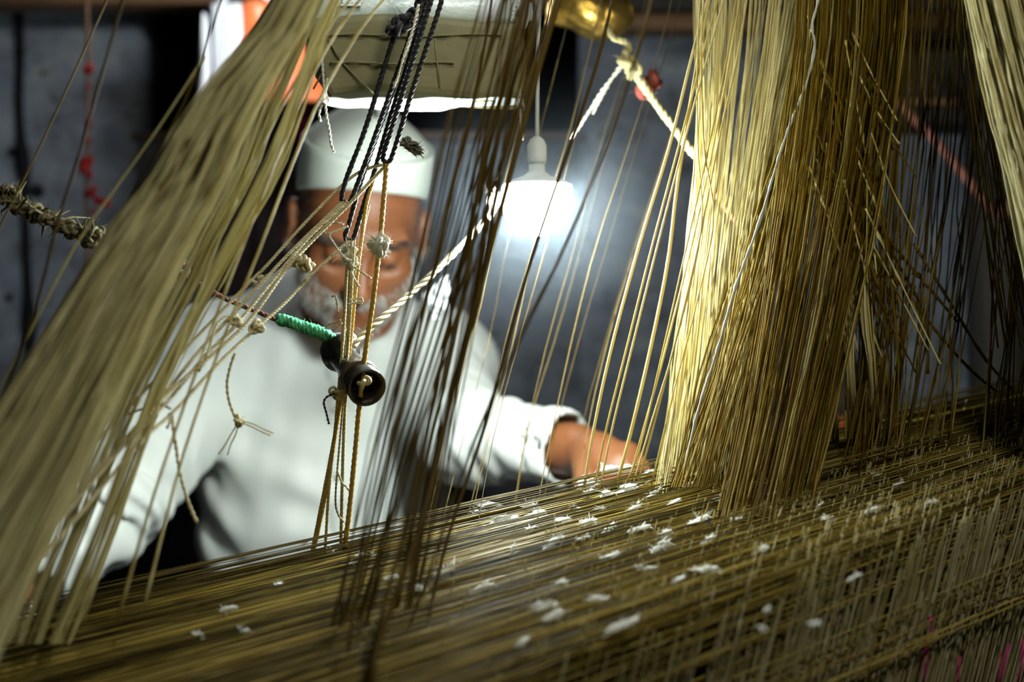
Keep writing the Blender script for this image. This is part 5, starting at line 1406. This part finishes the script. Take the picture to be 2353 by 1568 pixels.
    Acc().lathe(a, ax, [(R * 1.0, L * .72), (R * 1.06, L * .73), (R * 1.06, L * .79), (R * 1.0, L * .80)], 28).obj('rim_band', ringm, root)
    B = Acc(); B.tube(np.array([a + (b - a) * .1 + np.array([0, 0, .012]), P(800, 790, 1.16), P(802, 783, 1.157)]), .0016, 6); B.obj('tie', cot, root)
    # ragged dark rope at the left
    rope = thread_mat('ragged_rope', [(0, (.09, .075, .035)), (.5, (.17, .145, .075)), (1, (.25, .22, .12))], (.2, .16, .08), .15, .7)
    root = thing('ragged_rope', 'thick ragged olive rope with knots, reaching in from the left edge', 'rope', tuple(P(120, 500, 1.08)))
    line = [(-120, 402, 1.08), (-40, 428, 1.08), (20, 452, 1.08), (60, 470, 1.08), (110, 494, 1.08), (170, 530, 1.08), (230, 556, 1.08), (300, 582, 1.08), (380, 610, 1.09)]
    A = Acc(); A.rope(PP(line), .0042, 3, pitch=.016, hairs=60); A.obj('strand', rope, root)
    for i in range(15):
        t = (i + g.random() * .6) / 15; x = -20 + 250 * t; y = 438 + 122 * t + g.normal(0, 7)
        B = Acc(); B.knot(P(x, y, 1.076), g.uniform(.0045, .0075), g.uniform(.0014, .0024), 40 + i, 14)
        B.knot(P(x + 6, y + 5, 1.074), g.uniform(.003, .0055), g.uniform(.0012, .002), 80 + i, 8); B.obj('knot', rope, root)
    B = Acc()
    for i in range(40):
        t = g.random(); x = 0 + 230 * t; y = 445 + 112 * t
        d1 = g.normal(0, 1, 3); c = P(x, y, 1.075); B.tube(np.array([c, c + d1 * .005, c + d1 * .009 + g.normal(0, .003, 3)]), [.0012, .0009, .0003], 6)
    B.obj('frayed_fibres', rope, root)
    # knobbly stick cord on the right of the bulb
    bs = thread_mat('pale_wound_cord', [(0, (.40, .34, .14)), (.5, (.52, .46, .24)), (1, (.60, .54, .32))], (.5, .4, .15), .2, .6)
    pkc = surf_mat('dusty_pink_cord', [(.3, (.28, .10, .08)), (.7, (.38, .15, .11))], 40, .8)
    root = thing('wound_cord', 'pale knobbly wound cord slanting down right of the bulb, with dangling strings', 'cord', tuple(P(1440, 140, 1.36)))
    A = Acc(); A.rope(PP([(1432, 130, 1.36), (1448, 160, 1.36), (1470, 185, 1.36), (1500, 228, 1.36), (1535, 275, 1.355), (1572, 325, 1.35), (1600, 360, 1.345)]), .0042, 3, pitch=.022, lump=.15, hairs=20); A.obj('wound_part', bs, root)
    A = Acc(); A.tube(resample(PP([(1596, 356, 1.345), (1620, 390, 1.34), (1640, 440, 1.335), (1700, 520, 1.33)]), .006)[0], .0024, 8); A.obj('pink_part', pkc, root)
    A = Acc(); A.rope(PP([(1395, 60, 1.38), (1410, 88, 1.37), (1435, 95, 1.365), (1446, 112, 1.36), (1436, 135, 1.36)]), .003, 3, lump=.2); A.knot(P(1442, 140, 1.36), .009, .004, 3, 8); A.knot(P(1455, 165, 1.36), .007, .0035, 5, 4); A.obj('knot', bs, root)
    for pts in ([(1432, 150), (1390, 200), (1350, 262), (1312, 320)], [(1428, 148), (1400, 190), (1375, 235), (1362, 262)]):
        A = Acc(); A.rope(PP([(x, y, 1.36) for x, y in pts]), .0018, 2, lump=.2); A.obj('dangling_string', cot, root)
    A = Acc(); A.knot(P(1492, 195, 1.38), .011, .006, 11, 8); tag(A.obj('red_knot', surf_mat('dull_red_wool', [(.3, (.16, .03, .02)), (.7, (.24, .05, .035))], 40, .9)), 'dull red wool knot beside the pale knobbly cord', 'knot')
    A = Acc(); A.tube(resample(PP([(2040, 210, 1.9), (2090, 262, 1.9), (2150, 325, 1.9), (2200, 385, 1.9), (2245, 440, 1.9), (2300, 500, 1.95)]), .01)[0], .0062, 8)
    tag(A.obj('pink_rope', pkc), 'dusty pink cord slanting to the dark loom post at the right', 'cord')
    # clear crumpled plastic right of the face
    plm, nt, out = new_mat('clear_plastic')
    b_ = nt.nodes.new('ShaderNodeBsdfPrincipled'); b_.inputs['Base Color'].default_value = (.62, .66, .66, 1); b_.inputs['Roughness'].default_value = .15; b_.inputs['Specular IOR Level'].default_value = 1
    t_ = nt.nodes.new('ShaderNodeBsdfTransparent'); mx = nt.nodes.new('ShaderNodeMixShader'); mx.inputs[0].default_value = .45
    nt.links.new(t_.outputs[0], mx.inputs[1]); nt.links.new(b_.outputs[0], mx.inputs[2]); nt.links.new(mx.outputs[0], out.inputs[0])
    c0 = P(1010, 682, 1.46)
    def fn(u, v):
        a = u * 2 * math.pi; e = np.sin(np.clip(v, .05, .95) * math.pi) ** .6
        return np.stack([c0[0] + .020 * e * np.cos(a) + .010 * (v - .5), c0[1] + .014 * e * np.sin(a), c0[2] + .052 * (v - .5)], 1)
    V, F = crumple(26, 22, fn, .009, 33, 110)
    o = mesh_obj('plastic_scrap', V, F, plm, smooth=False)
    tag(o, 'crumpled clear plastic scrap glinting right of the beard', 'plastic')
    # blurred red cloth and dark sack behind the golden harness
    rd = surf_mat('orange_red_cloth', [(.3, (.42, .06, .02)), (.7, (.55, .10, .03))], 14, .85)
    sk = surf_mat('dark_sack_cloth', [(.3, (.02, .016, .012)), (.7, (.045, .034, .024))], 14, .95)
    for nm, lab, cat, x, y, w, h, m, sd in (('red_cloth', 'folded orange red cloth lying behind the golden harness on the right', 'cloth', 1930, 992, 180, 90, rd, 3), ('dark_sack', 'dark sack standing on the red cloth behind the pale hanks', 'sack', 1965, 905, 170, 140, sk, 5)):
        d = 2.0; c = P(x, y, d); rx, rz = px_r(w, d), px_r(h, d)
        def fn(u, v):
            a = u * 2 * math.pi; e = np.sin(np.clip(v, .04, .96) * math.pi) ** .4
            return np.stack([c[0] + rx * e * np.cos(a), c[1] + .06 * e * np.sin(a), c[2] + rz * 2 * (v - .5)], 1)
        V, F = crumple(30, 20, fn, .010, sd, 26)
        o = mesh_obj(nm, V, F.tolist() + [tuple(range(30))[::-1], tuple(19 * 30 + np.arange(30))], m, smooth=True); tag(o, lab, cat)
    # stand for the cloth: a plain dark box
    A = Acc(); c = P(1930, 1032, 2.0); A.rbox((c[0] - .16, 1.9, 0), (c[0] + .2, 2.12, c[2]), .006)
    tag(A.obj('wooden_box', surf_mat('dark_box_wood', [(.3, (.015, .012, .009)), (.7, (.03, .024, .016))], 9, .8), smooth=False), 'dark wooden box under the folded red cloth, behind the warp', 'box')

build_room()
build_lamps()
build_weaver()
build_top_things()
build_warp()
build_harness()
build_cords()
for o in COL.objects:
    if '_org' in o: del o['_org']
